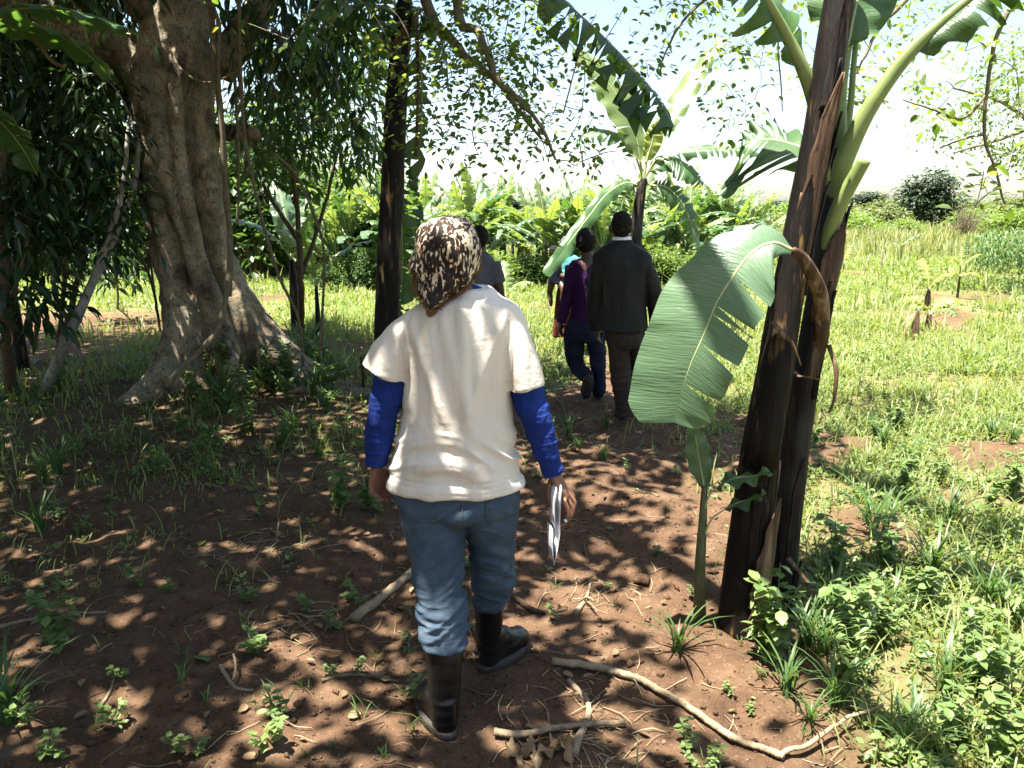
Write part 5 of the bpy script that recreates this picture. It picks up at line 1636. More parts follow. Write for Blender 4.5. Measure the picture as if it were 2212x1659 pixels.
# T-shirt: torso and short flared sleeves
tor = rows([(622, 985, 1062, YW + .01, .062), (634, 962, 1078, YW + .01, .075), (648, 925, 1096, YW, .088), (664, 882, 1118, YW, .098), (690, 856, 1134, YW, .108), (715, 852, 1138, YW, .115),
            (748, 862, 1124, YW, .122), (800, 868, 1110, YW, .130), (850, 868, 1106, YW, .131), (900, 866, 1108, YW, .130), (950, 858, 1112, YW, .134), (985, 850, 1117, YW, .142), (1000, 847, 1120, YW, .139), (1030, 840, 1127, YW, .146), (1048, 836, 1131, YW, .150)], 44)
slL = limb([P(915, 700, YW), P(884, 712, YW), P(852, 760, YW - .01), P(832, 806, YW - .01)], [(.035, .06), (.058, .080), (.070, .082), (.076, .086)], 20, 26)
slR = limb([P(1072, 700, YW), P(1098, 712, YW), P(1119, 765, YW - .01), P(1134, 838, YW - .015)], [(.035, .06), (.056, .078), (.062, .08), (.063, .080)], 20, 26)
def shirt_disp(co):
    x, y, z = co.T
    back = sstep(2.52, 2.42, y)
    d = .0085 * noise3(np.column_stack([x * 12, y * 5, z * 2.0 + x * 2]), 1, 3) + .0042 * noise3(np.column_stack([x * 27, y * 8, z * 4.5]), 1, 4)
    # bunching above the hem
    w = noise3(np.column_stack([x * 4.5, y * 4, z * 24 + 2.5 * np.sin(x * 7)]), 1, 6)
    d = d + .012 * sstep(1.06, .93, z) * (1 - 2 * np.abs(w)) * sstep(.80, .84, z)
    # long drags from the armpits and shoulder blades towards the waist
    for x0, sl, am in ((-.325, .38, .010), (-.262, .14, .007), (-.215, .26, .006), (-.15, .03, .008), (-.085, -.10, .007), (-.02, -.40, .010)):
        xc = x0 + sl * (1.36 - z)
        d = d + am * back * np.exp(-((x - xc) / .019) ** 2) * sstep(.93, 1.08, z) * sstep(1.43, 1.34, z)
    d = d + .004 * noise3(np.column_stack([x * 9, y * 9, z * 26]), 1, 9) * sstep(-.30, -.34, x) + .004 * noise3(np.column_stack([x * 9, y * 9, z * 26]), 1, 9) * sstep(.03, .08, x) * sstep(1.2, 1.26, z)
    # the armhole seams pull in
    for sx, xs_ in ((-1, -.352), (1, .0)):
        xc = np.interp(z, [1.15, 1.25, 1.36], [-.334, -.336, -.318]) if sx < 0 else np.interp(z, [1.15, 1.25, 1.36], [-.005, .001, -.010])
        d = d - .010 * back * np.exp(-((x - xc) / .008) ** 2) * sstep(1.08, 1.14, z) * sstep(1.42, 1.33, z)
    # rolled hem
    d = d + .004 * sstep(.822, .812, z) - .0035 * np.exp(-((z - .838) / .004) ** 2)
    return d
shirt_me = fuse([tor, slL, slR], .0055, 5)
wear('t_shirt', shirt_me, M['shirt'], lady, shirt_disp)

def bvh_of(ob):
    me = ob.data
    co = np.array([v.co[:] for v in me.vertices]) + np.array(ob.parent.location)
    return BVHTree.FromPolygons([tuple(c) for c in co], [tuple(p.vertices) for p in me.polygons])
def on_surface(bvh, pts2, off=.0015, y0=1.0):
    """drop (x, z) points onto the back of a garment"""
    out = []
    for x, z in pts2:
        h = bvh.ray_cast(Vector((x, y0, z)), Vector((0, 1, 0)))
        if h[0] is not None: out.append(np.array(h[0]) + np.array(h[1]) * off * (1 if h[1].y < 0 else -1))
    return np.array(out)
shirt_ob = [c for c in lady.children if c.name.startswith('t_shirt')][0]
bv = bvh_of(shirt_ob)
def pxz(l, Yd): return [tuple(P(px, py, Yd)[[0, 2]]) for px, py in l]
for l in ([(880, 700), (872, 740), (868, 790), (874, 838)], [(1098, 690), (1106, 740), (1106, 790), (1101, 850)]):
    l2 = smooth_path(np.array(pxz(l, YW - .1)), 26)
    s_ = on_surface(bv, l2, .0004)
    if len(s_) > 3:
        v, q, t = tube(s_, .0014, 5)
        part('seam', v, [q, t], M['shirt'], lady)
# blue undershirt: sleeves and the bit of collar
for pts, r in (([P(856, 765, YW)] + L_arm[1:], [.045, .050, .047, .043, .036]), ([P(1118, 765, YW)] + R_arm[1:], [.045, .052, .050, .042, .033])):
    wear('sleeve', fuse([limb(pts, [(a, a * 1.05) for a in r], 26, 24)], .005, 3), M['blue'], lady, folds(.003, 12, 22, 5, .0045, 34))
v, q, t = limb([P(1000, 645, YW + .01), P(1004, 628, YW + .015), P(1008, 614, YW + .02)], [(.066, .062), (.060, .056), (.056, .052)], 10, 26)
part('collar', v, [q, t], M['blue'], lady)

# jeans
def sub(leg, YY): return [(py, xl, xr, y, (P(xr, py, y)[0] - P(xl, py, y)[0]) / 2 * k) for (py, xl, xr, y, k) in leg]
hips = rows([(1005, 862, 1108, YW, .115), (1040, 850, 1118, YW, .130), (1070, 850, 1122, YW - .005, .142), (1095, 860, 1120, YW - .01, .138), (1115, 872, 1112, YW, .11)], 40)
jl = rows(sub([(1080, 858, 1000, 2.49, 1.1), (1130, 870, 1003, 2.47, 1.12), (1200, 888, 1003, 2.44, 1.08), (1260, 898, 1000, 2.41, 1.06), (1300, 903, 1008, 2.385, 1.06), (1350, 907, 1010, 2.36, 1.03), (1392, 911, 1005, 2.33, 1.02)], 0), 34)
jr = rows(sub([(1080, 985, 1118, 2.5, 1.1), (1130, 1001, 1117, 2.52, 1.15), (1200, 1016, 1110, 2.55, 1.1), (1250, 1021, 1108, 2.58, 1.06), (1285, 1022, 1099, 2.6, 1.05), (1306, 1024, 1090, 2.615, 1.03)], 0), 34)
def jean_disp(co):
    x, y, z = co.T
    d = .003 * noise3(co * (9, 9, 7), 1, 11)
    w = noise3(np.column_stack([x * 5, y * 5, z * 30 + 1.6 * np.sin(x * 16)]), 1, 12)
    m = sstep(.80, .62, z) * (.4 + .6 * sstep(.62, .5, z)) + .6 * sstep(.62, .70, z) * sstep(.80, .74, z)
    d = d + .008 * m * (1 - 2.2 * np.abs(w))
    w2 = noise3(np.column_stack([x * 12, y * 12, z * 55]), 1, 14)
    d = d + .004 * sstep(.58, .42, z) * (1 - 2 * np.abs(w2))
    return d - .006 * np.exp(-((x + .085) / .012) ** 2) * sstep(.62, .7, z) * sstep(2.45, 2.38, y)
jm = fuse([hips, jl, jr], .0055, 4)
jeans = wear('jeans', jm, M['denim'], lady, jean_disp)
bv = bvh_of(jeans)
for l in ([(885, 1062), (880, 1115), (915, 1128), (948, 1112), (948, 1062)], [(1050, 1062), (1052, 1112), (1084, 1128), (1112, 1100), (1108, 1062)]):
    c = np.array(pxz(l, YW - .13))
    x0, x1, zt, zb = c[:, 0].min(), c[:, 0].max(), c[:, 1].max(), c[:, 1].min()
    nx_, nz2 = 14, 12
    gxz = [(x0 + (x1 - x0) * a / (nx_ - 1), zt + (zb + (abs(a / (nx_ - 1) - .5) * .022) - zt) * b_ / (nz2 - 1)) for b_ in range(nz2) for a in range(nx_)]
    s_ = on_surface(bv, gxz, .0022)
    if len(s_) == nx_ * nz2:
        i, j = np.meshgrid(np.arange(nz2 - 1), np.arange(nx_ - 1), indexing='ij')
        o_ = i * nx_ + j
        part('pocket', s_, np.stack([o_, o_ + 1, o_ + nx_ + 1, o_ + nx_], -1).reshape(-1, 4), M['denim'], jeans, base=lady.location)
        edge = np.vstack([s_[::nx_][:-1], s_[-nx_:], s_[nx_ - 1::nx_][::-1][1:]])
        v, q, t = tube(edge, .0016, 5)
        part('stitching', v, [q, t], M['stitch'], jeans, base=lady.location)
s_ = on_surface(bv, pxz([(998, 1056), (999, 1080), (1000, 1105), (1001, 1118)], YW - .13), .001)
v, q, t = tube(s_, .0018, 5)
part('seam', v, [q, t], M['stitch'], jeans, base=lady.location)

# rubber boots
def boot(shaft, heel, dv, L, label=None):
    d = unit(np.array((dv[0], dv[1], 0)))
    sdv = np.array((-d[1], d[0], 0))
    u = np.array((0, 0, 1.0))
    sh = rows(shaft, 28)
    an = heel + d * .055 + u * .10
    last = np.array(sh[0][-1])
    foot = [limb([last + u * .03, an + u * .02, heel + d * .06 + u * .05], [(.047, .052), (.046, .055), (.043, .05)], 12, 22, sdv),
            limb([heel + d * .035 + u * .055, heel + d * .10 + u * .075, heel + d * .16 + u * .060, heel + d * (L - .045) + u * .045], [(.038, .05), (.042, .066), (.048, .052), (.045, .040)], 20, 22, sdv),
            ball(heel + d * (L - .055) + u * .044, (.047, .052, .040), 20, 12), ball(heel + d * .045 + u * .05, (.040, .042, .045), 20, 12)]
    me = fuse([sh] + foot, .005, 4)
    bo = wear('boot', me, M['rubber'], lady, lambda co: .0022 * noise3(co * (14, 14, 26), 1, 5) + .0025 * (1 - 2 * np.abs(noise3(co * (9, 9, 34), 1, 6))) * sstep(.24, .16, co[:, 2]))
    # sole: outline of the foot, in two heights with a heel block
    n = 40
    out = []
    for k in range(n):
        a = 2 * math.pi * k / n
        f = .5 - .5 * math.cos(a)
        w = (.042 + .012 * math.sin(f * math.pi * 1.25 - .6)) * abs(math.sin(a)) ** .55 * (1 if math.sin(a) >= 0 else -1)
        out.append((f * (L + .008) - .002, w * 1.06))
    V = []
    for z, k in ((0.0, .96), (.004, 1.0), (.026, 1.02), (.031, .97)):
        V += [heel + d * (L / 2 + (f - L / 2) * k) + sdv * w * k + u * z for f, w in out]
    V = np.array(V)
    q = np.array([(r * n + k, r * n + (k + 1) % n, (r + 1) * n + (k + 1) % n, (r + 1) * n + k) for r in range(3) for k in range(n)])
    V = np.vstack([V, V[:n].mean(0), V[3 * n:].mean(0)])
    t = np.array([(4 * n, (k + 1) % n, k) for k in range(n)] + [(4 * n + 1, 3 * n + k, 3 * n + (k + 1) % n) for k in range(n)])
    part('sole', V, [q, t], M['sole'], bo, base=lady.location)
    top = rows([shaft[0]], 28) if False else None
    return bo
sl_rows = [(1372, 917, 1003, 2.335, .060), (1420, 920, 1000, 2.325, .057), (1470, 923, 996, 2.315, .054), (1515, 927, 992, 2.31, .052)]
sr_rows = [(1290, 1025, 1090, 2.62, .055), (1330, 1026, 1087, 2.64, .052), (1370, 1029, 1082, 2.66, .050), (1400, 1030, 1078, 2.67, .048)]
boot(sl_rows, np.array((hl[0] + .006, hl[1] - .032, .0)), dl, .275)
boot(sr_rows, np.array((hr[0] - .014, hr[1] - .028, .004)), drr, .275)

# headscarf: a square folded to a triangle over the head, its point hanging down the back
U, Vn = 61, 84
hz0, hz1 = P(968, 467, YW)[2], P(932, 668, YW - .12)[2]
prof_py = np.array([466.5, 470, 477, 490, 508, 530, 555, 578, 592, 606, 622, 640, 655, 668])
prof_l = np.array([962, 943, 927, 911, 902, 897, 891, 886, 890, 894, 897, 902, 914, 931])
prof_r = np.array([970, 992, 1008, 1022, 1032, 1037, 1037, 1037, 1031, 1015, 996, 974, 954, 934])
prof_d = np.array([.004, .034, .058, .082, .100, .110, .114, .113, .112, .112, .114, .118, .122, .126])
prof_a = np.array([178, 178, 176, 168, 155, 132, 118, 108, 84, 70, 62, 56, 50, 46])
V, UV = [], []
for k in range(Vn):
    s_ = (k / (Vn - 1))
    py = np.interp(s_, np.linspace(0, 1, len(prof_py)), prof_py)
    xl, xr, dp, am = (np.interp(py, prof_py, a_) for a_ in (prof_l, prof_r, prof_d, prof_a))
    yc = YW - .005 + .0 * s_
    Yb = yc - dp * .7
    pl, pr = P(xl, py, yc if py < 585 else Yb), P(xr, py, yc if py < 585 else Yb)
    cx_, hw = (pl[0] + pr[0]) / 2, (pr[0] - pl[0]) / 2
    z = (pl[2] + pr[2]) / 2
    am_ = R(am)
    for m in range(U):
        a = -am_ + 2 * am_ * m / (U - 1)
        sx = math.sin(a) / (1 if am >= 90 else math.sin(am_))
        V.append((cx_ + hw * sx, yc - dp * math.cos(a), z))
V = np.array(V)
x_, y_, z_ = V.T
# folds fanning out from the crown towards the point
dd = .0045 * np.sin((x_ * .85 + (z_ - 1.5) * .5) * 95 + 3 * noise3(V, 9, 2)) * sstep(1.66, 1.58, z_) + .005 * noise3(V, 14, 5)
ct = np.array((HC[0], YW, HC[2]))
V = V + unit((V - ct) * (1, 1, .3)) * dd[:, None]
i, j = np.meshgrid(np.arange(Vn - 1), np.arange(U - 1), indexing='ij')
o_ = i * U + j
sc = part('headscarf', V, np.stack([o_, o_ + 1, o_ + U + 1, o_ + U], -1).reshape(-1, 4), M['scarf'], lady)
mm = sc.modifiers.new('thick', 'SOLIDIFY'); mm.thickness = .003; mm.offset = 0
rng = np.random.default_rng(101)
VV = V.reshape(Vn, U, 3)
mb = MB()
k0 = int(.50 * Vn)
edges = [(VV[k, 0], np.array((-1, -.4, -.5))) for k in range(k0, Vn)] + [(VV[k, U - 1], np.array((.9, -.4, -.8))) for k in range(k0, Vn)] + [(VV[Vn - 1, m], np.array((0, -.3, -1))) for m in range(U)]
pos, Tn, Nn_ = [], [], []
for e, dr_ in edges:
    for _ in range(16):
        pos.append(e + rng.normal(0, .003, 3)); Tn.append(dr_ + rng.normal(0, .45, 3)); Nn_.append(rng.normal(0, 1, 3))
fr_ = scatter(DIAMOND, np.array(pos), np.array(Tn), np.array(Nn_), rng.uniform(.007, .019, len(pos)), .16)
part('fringe', fr_[0], [fr_[2]], M['fringe'], sc, base=lady.location)
# knotted end poking out at the left
v, q, t = limb([P(905, 575, YW - .03), P(892, 578, YW - .05), P(880, 574, YW - .06)], [(.010, .013), (.012, .010), (.004, .006)], 10, 10)
part('scarf_knot', v, [q, t], M['fringe'], sc, base=lady.location)

# the folded papers and the pen in her right hand
pc = P(1203, 1090, YW - .03)
def sheet(rows_, off, seed):
    V = []
    for (px, py), hw, ysh in rows_:
        c = P(px - 4, py, YW - .045 + ysh)
        for k in range(7):
            u_ = k / 6 - .5
            V.append(c + np.array((off + .006 * math.cos(u_ * 3) + .002 * math.sin(py * .05 + seed) - u_ * 2 * hw * .13, u_ * 2 * hw, 0)))
    n = len(rows_)
    i, j = np.meshgrid(np.arange(n - 1), np.arange(6), indexing='ij')
    o_ = i * 7 + j
    return np.array(V), np.stack([o_, o_ + 1, o_ + 8, o_ + 7], -1).reshape(-1, 4)
pap = empty('folded_papers', P(1199, 1205, YW - .03), 'folded white papers held edge-on in the right hand of the woman', 'paper')
for nm, rws, off, sd_ in (('outer_sheet', [((1211, 1048), .05, 0), ((1209, 1075), .052, 0), ((1206, 1110), .053, 0), ((1205, 1140), .054, 0), ((1201, 1175), .054, 0), ((1196, 1206), .053, 0)], .0, 1),
                     ('inner_sheet', [((1205, 1053), .046, -.004), ((1199, 1080), .048, -.004), ((1197, 1110), .05, -.004), ((1199, 1138), .05, -.004)], -.004, 2),
                     ('folded_flap', [((1193, 1139), .05, -.006), ((1193, 1160), .05, -.006), ((1194, 1185), .05, -.005), ((1195, 1207), .05, -.003)], -.002, 3)):
    v, q = sheet(rws, off, sd_)
    ob = part(nm, v, q, M['paper'], pap)
    ob.modifiers.new('t', 'SOLIDIFY').thickness = .0012
pn = empty('pen', P(1222, 1124, YW - .05), 'dark pen with a pale cap end between her fingers', 'pen')
v, q, t = limb([P(1210, 1112, YW + .05), P(1216, 1119, YW - .02), P(1221, 1124, YW - .07)], [.0042, .0042, .0042], 10, 10)
part('barrel', v, [q, t], M['pen'], pn)
v, q, t = limb([P(1221, 1124, YW - .07), P(1223, 1126, YW - .085)], [.0044, .0038], 5, 10)
part('cap', v, [q, t], M['white_shirt'], pn)

# ============ the other walkers
def walker(label, base, bodyshapes, skin='skin_dark', vox=.009):
    root = empty('person', base, label, 'person')
    wear('body', fuse(bodyshapes, vox, 3), M[skin], root)
    return root
def garment(root, name, shapes, mat, disp=None, vox=.009, sm=4):
    return wear(name, fuse(shapes, vox, sm), M[mat], root, disp)
def shoe(root, heel, dv, L=.27, mat='shoe', pitch=0.0):
    d = unit(np.array((dv[0], dv[1], 0)))
    s_ = np.array((-d[1], d[0], 0)); u = np.array((0, 0, 1.0))
    if pitch:
        d, u = d * math.cos(pitch) - u * math.sin(pitch), u * math.cos(pitch) + d * math.sin(pitch)
    h = np.asarray(heel, float)
    sh = [limb([h + d * .03 + u * .045, h + d * .11 + u * .055, h + d * .18 + u * .045, h + d * (L - .03) + u * .03], [(.034, .045), (.036, .05), (.045, .04), (.036, .026)], 16, 16, s_), ball(h + d * .035 + u * .04, (.036, .036, .04)), ball(h + d * (L - .04) + u * .03, (.042, .042, .028))]
    ob = garment(root, 'shoe', sh, mat, None, .007, 3)
    V = []
    n = 24
    for z in (0, .018):
        for k in range(n):
            a = 2 * math.pi * k / n
            f = .5 - .5 * math.cos(a)
            V.append(h + d * (f * L) + s_ * (.045 * math.copysign(abs(math.sin(a)) ** .6, math.sin(a)) * (.85 + .2 * f)) + u * z)
    V = np.array(V + [np.mean(V[:n], 0), np.mean(V[n:], 0)])
    q = np.array([(k, (k + 1) % n, n + (k + 1) % n, n + k) for k in range(n)])
    t = np.array([(2 * n, (k + 1) % n, k) for k in range(n)] + [(2 * n + 1, n + k, n + (k + 1) % n) for k in range(n)])
    part('sole', V, [q, t], M['sole'], ob, base=root.location)
def hair_cap(root, c, r, k=1.06, back=.01, mat='hair', low=-.02, name='hair'):
    kk = r / .115
    me = fuse([ball(np.asarray(c) + (0, -.012 * kk, .026 * kk), (.080 * kk * k, .096 * kk * k, .098 * kk * k)), ball(np.asarray(c) + (0, -.045 * kk, -.012 * kk), (.066 * kk * k, .056 * kk * k, .06 * kk * k))], .006, 3)
    return wear(name, me, M[mat], root, lambda co: .004 * noise3(co, 70, 3) + .003 * noise3(co, 150, 4))

# --- man in the dark suit
YS = 6.1
f1, f2 = G(1349, 906), G(1383, 887); f1[2] = f2[2] = 0
y2 = f2[1]
hc = P(1342, 492, YS)
la = [P(1300, 560, YS), P(1290, 615, YS + .02), P(1286, 665, YS + .05), P(1290, 708, YS + .1)]
ra = [P(1392, 560, YS), P(1407, 615, YS), P(1416, 660, YS + .02), P(1420, 705, YS + .08)]
lleg = [P(1335, 715, YS), P(1341, 800, YS), P(1346, 880, YS - .02), f1 + (0, .04, .06)]
rleg = [P(1366, 715, YS), P(1375, 800, YS + .12), P(1380, 860, y2), f2 + (0, .04, .06)]
man = walker('man seen from behind in a dark suit jacket and brown trousers', (P(1350, 700, YS)[0], YS, 0),
    head_shapes(hc, .115) + [limb([hc - (0, 0, .05), P(1343, 530, YS)], [.058, .062]), rows([(530, 1310, 1375, YS, .08), (560, 1295, 1395, YS, .1), (640, 1303, 1388, YS, .11), (715, 1308, 1390, YS, .11), (740, 1312, 1388, YS, .1)], 20),
     limb(la, [.055, .048, .042, .03]), limb(ra, [.055, .048, .042, .03]), limb(lleg, [.07, .05, .034, .03]), limb(rleg, [.07, .046, .032, .03])]
    + hand(la[-1], (.05, .15, -1), (.8, -.4, 0), (.4, .8, 0), .18, .5) + hand(ra[-1], (.02, .15, -1), (-.8, -.4, 0), (-.4, .8, 0), .18, .5)
    + foot_shapes(f1 + (0, 0, .015), (.0, 1), .24, .034) + foot_shapes(f2 + (0, 0, .015), (.2, 1), .24, .034))
eyes(man, hc, .115)
hair_cap(man, hc, .115, 1.01)
jk = [rows([(519, 1325, 1362, YS, .065), (526, 1312, 1374, YS, .085), (536, 1296, 1390, YS, .10), (550, 1281, 1407, YS, .115), (568, 1280, 1410, YS, .125), (592, 1286, 1402, YS, .135), (640, 1292, 1396, YS, .138), (690, 1288, 1397, YS, .145), (713, 1285, 1399, YS, .150)], 34),
      limb([P(1312, 562, YS), P(1296, 578, YS)] + la[1:], [(.05, .07), (.066, .085), (.068, .078), (.062, .07), (.056, .06)], 24, 22), limb([P(1378, 562, YS), P(1394, 578, YS)] + ra[1:], [(.05, .07), (.066, .085), (.066, .078), (.060, .068), (.054, .058)], 24, 22)]
jacket = garment(man, 'suit_jacket', jk, 'suit', folds(.008, 11, 2.2, 21, .0015, 9), .008, 4)
bvj = bvh_of(jacket)
s_ = on_surface(bvj, pxz([(1342, 560), (1342, 620), (1342, 690), (1342, 708)], YS - .15), .001)
v, q, t = tube(smooth_path(s_, 20), .003, 5)
part('back_seam', v, [q, t], M['suit'], jacket, base=man.location)
v, q, t = limb([P(1343, 531, YS), P(1343, 523, YS), P(1343, 518, YS)], [(.100, .085), (.084, .075), (.078, .07)], 8, 26)
part('jacket_collar', v, [q, t], M['suit'], man)
v, q, t = limb([P(1343, 522, YS), P(1343, 515, YS), P(1343, 511, YS)], [(.078, .070), (.072, .066), (.068, .062)], 8, 26)
part('shirt_collar', v, [q, t], M['white_shirt'], man)
garment(man, 'trousers', [rows([(700, 1305, 1392, YS, .12), (730, 1306, 1394, YS, .13), (750, 1312, 1392, YS, .11)], 26),
    rows([(725, 1307, 1356, YS, .105), (770, 1314, 1360, YS, .095), (830, 1322, 1364, YS - .01, .08), (870, 1327, 1367, YS - .01, .075), (896, 1329, 1368, YS - .02, .078)], 24),
    rows([(725, 1350, 1393, YS, .105), (770, 1357, 1392, YS + .08, .09), (830, 1363, 1392, YS + .16, .08), (868, 1365, 1393, y2 + .02, .075), (882, 1366, 1394, y2 + .02, .075)], 24)], 'trouser', folds(.006, 10, 6, 31, .006, 22, .05, .5), .008, 3)
shoe(man, f1 + (-.005, -.03, 0), (-.05, 1)); shoe(man, f2 + (0, -.03, 0), (.15, 1))

# --- woman in purple, stepping, her left sole showing
YP = 7.0
fr2 = G(1290, 862); fr2[2] = 0
YP = fr2[1] - .05
hc = P(1265, 528, YP)
la = [P(1238, 575, YP), P(1230, 625, YP), P(1219, 665, YP), P(1211, 697, YP - .02)]
ra = [P(1285, 575, YP), P(1300, 630, YP), P(1306, 690, YP + .05)]
knee = P(1246, 790, YP + .1)
ank = P(1270, 822, YP - .16)
pw = walker('woman seen from behind in a purple top and navy trousers, one sole raised', (P(1262, 700, YP)[0], YP, 0),
    head_shapes(hc, .105) + [limb([hc - (0, 0, .05), P(1272, 558, YP)], [.052, .056]), rows([(558, 1245, 1290, YP, .07), (580, 1232, 1292, YP, .09), (640, 1240, 1295, YP, .1), (700, 1232, 1300, YP, .11)], 20), limb(la, [.046, .04, .034, .026]), limb(ra, [.046, .04, .03]),
     limb([P(1245, 710, YP), knee, ank], [.085, .06, .04]), limb([P(1284, 710, YP), P(1292, 790, YP + .03), fr2 + (0, .04, .07)], [.085, .06, .04])]
    + hand(la[-1], (-.05, .1, -1), (.8, -.45, 0), (.45, .8, 0), .17, .5) + hand(ra[-1], (.02, .2, -1), (-.8, -.4, 0), (-.4, .8, 0), .17, .5) + foot_shapes(fr2 + (0, 0, .015), (.1, 1), .22, .032))
eyes(pw, hc, .105)
hair_cap(pw, hc + np.array((0, -.005, .012)), .105, 1.22)
garment(pw, 'purple_top', [rows([(562, 1236, 1290, YP, .072), (576, 1228, 1296, YP, .09), (610, 1230, 1298, YP, .115), (650, 1237, 1300, YP, .118), (680, 1232, 1302, YP, .13), (698, 1229, 1304, YP, .135)], 30),
    limb(la, [(.066, .07), (.056, .06), (.048, .05), (.038, .04)], 18, 20), limb(ra, [(.066, .07), (.055, .06), (.045, .05)], 18, 20)], 'purple', folds(.006, 11, 3, 41, .0015, 14), .008, 4)
garment(pw, 'trousers', [rows([(690, 1228, 1303, YP, .12), (715, 1221, 1304, YP, .135), (735, 1225, 1302, YP, .12)], 26), limb([P(1243, 715, YP), P(1240, 755, YP + .06), knee, P(1262, 808, YP - .04), ank + (0, .02, .03)], [(.10, .10), (.088, .09), (.07, .075), (.06, .062), (.055, .055)], 24, 22),
    limb([P(1284, 715, YP), P(1292, 780, YP + .03), P(1294, 840, YP + .03), fr2 + (0, .04, .06)], [(.095, .10), (.07, .075), (.058, .062), (.056, .06)], 24, 22)], 'navy', folds(.004, 10, 8, 51, .005, 26), .008, 3)
hl2 = P(1278, 818, YP - .22)
shoe(pw, hl2, (-.12, .35), .24, 'sole', pitch=1.05)
shoe(pw, fr2 + (0, -.02, 0), (.1, 1), .24)

# --- man in the grey T-shirt, half hidden by the woman's headscarf
YG = 6.9
hc = P(1036, 517, YG)
fg1, fg2 = G(1020, 862), G(1052, 845); fg1[2] = gh(*fg1[:2]); fg2[2] = gh(*fg2[:2])
ra = [P(1063, 568, YG), P(1076, 612, YG), P(1083, 655, YG + .03), P(1084, 700, YG + .1)]
la = [P(1000, 568, YG), P(990, 612, YG), P(986, 655, YG + .03), P(985, 700, YG + .1)]
gm = walker('man seen from behind in a grey T-shirt, mostly hidden behind the leopard headscarf', (P(1035, 700, YG)[0], YG, 0),
    head_shapes(hc, .112) + [limb([hc - (0, 0, .05), P(1036, 552, YG)], [.055, .06]), rows([(550, 1005, 1060, YG, .08), (580, 1000, 1066, YG, .1), (650, 1002, 1062, YG, .1), (720, 1000, 1064, YG, .1)], 20), limb(la, [.05, .044, .038, .028]), limb(ra, [.05, .044, .038, .028]),
     limb([P(1015, 715, YG), P(1016, 785, YG), fg1 + (0, .04, .06)], [.08, .058, .04]), limb([P(1050, 715, YG), P(1052, 780, YG + .1), fg2 + (0, .04, .06)], [.08, .058, .04])]
    + hand(la[-1], (0, .15, -1), (.8, -.4, 0), (.4, .8, 0), .18, .5) + hand(ra[-1], (0, .15, -1), (-.8, -.4, 0), (-.4, .8, 0), .18, .5) + foot_shapes(fg1 + (0, 0, .015), (0, 1), .24, .034) + foot_shapes(fg2 + (0, 0, .015), (.1, 1), .24, .034))
eyes(gm, hc, .112)
hair_cap(gm, hc, .112, 1.02)
garment(gm, 't_shirt', [rows([(545, 1016, 1052, YG, .07), (556, 1000, 1064, YG, .09), (575, 993, 1072, YG, .115), (640, 998, 1068, YG, .12), (700, 995, 1070, YG, .125)], 28),
    limb(la[:2], [(.075, .08), (.066, .07)], 10, 18), limb(ra[:2], [(.075, .08), (.064, .068)], 10, 18)], 'grey_shirt', folds(.005, 10, 4, 61, .004, 18), .009, 4)
garment(gm, 'trousers', [rows([(690, 1000, 1066, YG, .115), (725, 998, 1068, YG, .12), (745, 1002, 1066, YG, .1)], 24), limb([P(1016, 725, YG), P(1017, 785, YG), fg1 + (0, .05, .07)], [.09, .07, .055], 18, 18), limb([P(1050, 725, YG), P(1052, 782, YG + .08), fg2 + (0, .05, .07)], [.09, .07, .055], 18, 18)], 'trouser', folds(.005, 10, 6, 71), .009, 3)
shoe(gm, fg1 + (0, -.02, 0), (0, 1)); shoe(gm, fg2 + (0, -.02, 0), (.1, 1))

# --- woman in teal with a maroon skirt, a small child on her hip
YTe = 9.2
hc = P(1224, 531, YTe)
ft1, ft2 = G(1218, 742), G(1236, 738); ft1[2] = gh(*ft1[:2]); ft2[2] = gh(*ft2[:2])
la = [P(1212, 558, YTe), P(1200, 588, YTe), P(1216, 597, YTe - .16), P(1230, 596, YTe - .2)]
ra = [P(1250, 558, YTe), P(1258, 600, YTe), P(1256, 640, YTe + .08)]
tw_ = walker('woman in a teal blouse and long maroon skirt, half hidden behind a banana leaf', (P(1228, 700, YTe)[0], ft1[1], min(ft1[2], ft2[2])),
    head_shapes(hc, .10) + [limb([hc - (0, 0, .05), P(1228, 555, YTe)], [.05, .052]), rows([(552, 1214, 1246, YTe, .07), (575, 1208, 1252, YTe, .09), (620, 1208, 1250, YTe, .1), (660, 1206, 1252, YTe, .11)], 18), limb(la, [.045, .04, .034, .026]), limb(ra, [.045, .04, .028]),
     limb([P(1218, 650, YTe), ft1 + (0, .04, .07)], [.075, .045]), limb([P(1240, 650, YTe), ft2 + (0, .04, .07)], [.075, .045])]
    + hand(la[-1], (1, .05, -.1), (0, 1, 0), (0, .2, 1), .16, .5) + hand(ra[-1], (0, .15, -1), (-.8, -.4, 0), (-.4, .8, 0), .16, .5) + foot_shapes(ft1 + (0, 0, .005), (0, 1), .22, .034) + foot_shapes(ft2 + (0, 0, .005), (.1, 1), .22, .034))
eyes(tw_, hc, .10)
hair_cap(tw_, hc, .10, 1.06, mat='grey_shirt', name='head_wrap')
garment(tw_, 'teal_blouse', [rows([(550, 1219, 1240, YTe, .06), (558, 1210, 1250, YTe, .085), (580, 1206, 1255, YTe, .11), (608, 1207, 1253, YTe, .12)], 26), limb(la[:2], [(.068, .07), (.07, .07)], 10, 16), limb(ra[:2], [(.066, .07), (.066, .07)], 10, 16)], 'teal', folds(.005, 10, 4, 81, .004, 18), .009, 3)
garment(tw_, 'skirt', [rows([(600, 1207, 1252, YTe, .12), (640, 1201, 1258, YTe, .15), (700, 1196, 1262, YTe, .17), (726, 1193, 1264, YTe, .18)], 30)], 'maroon', folds(.012, 14, 1.2, 91, .0), .010, 3)
ch = P(1196, 546, YTe - .12)
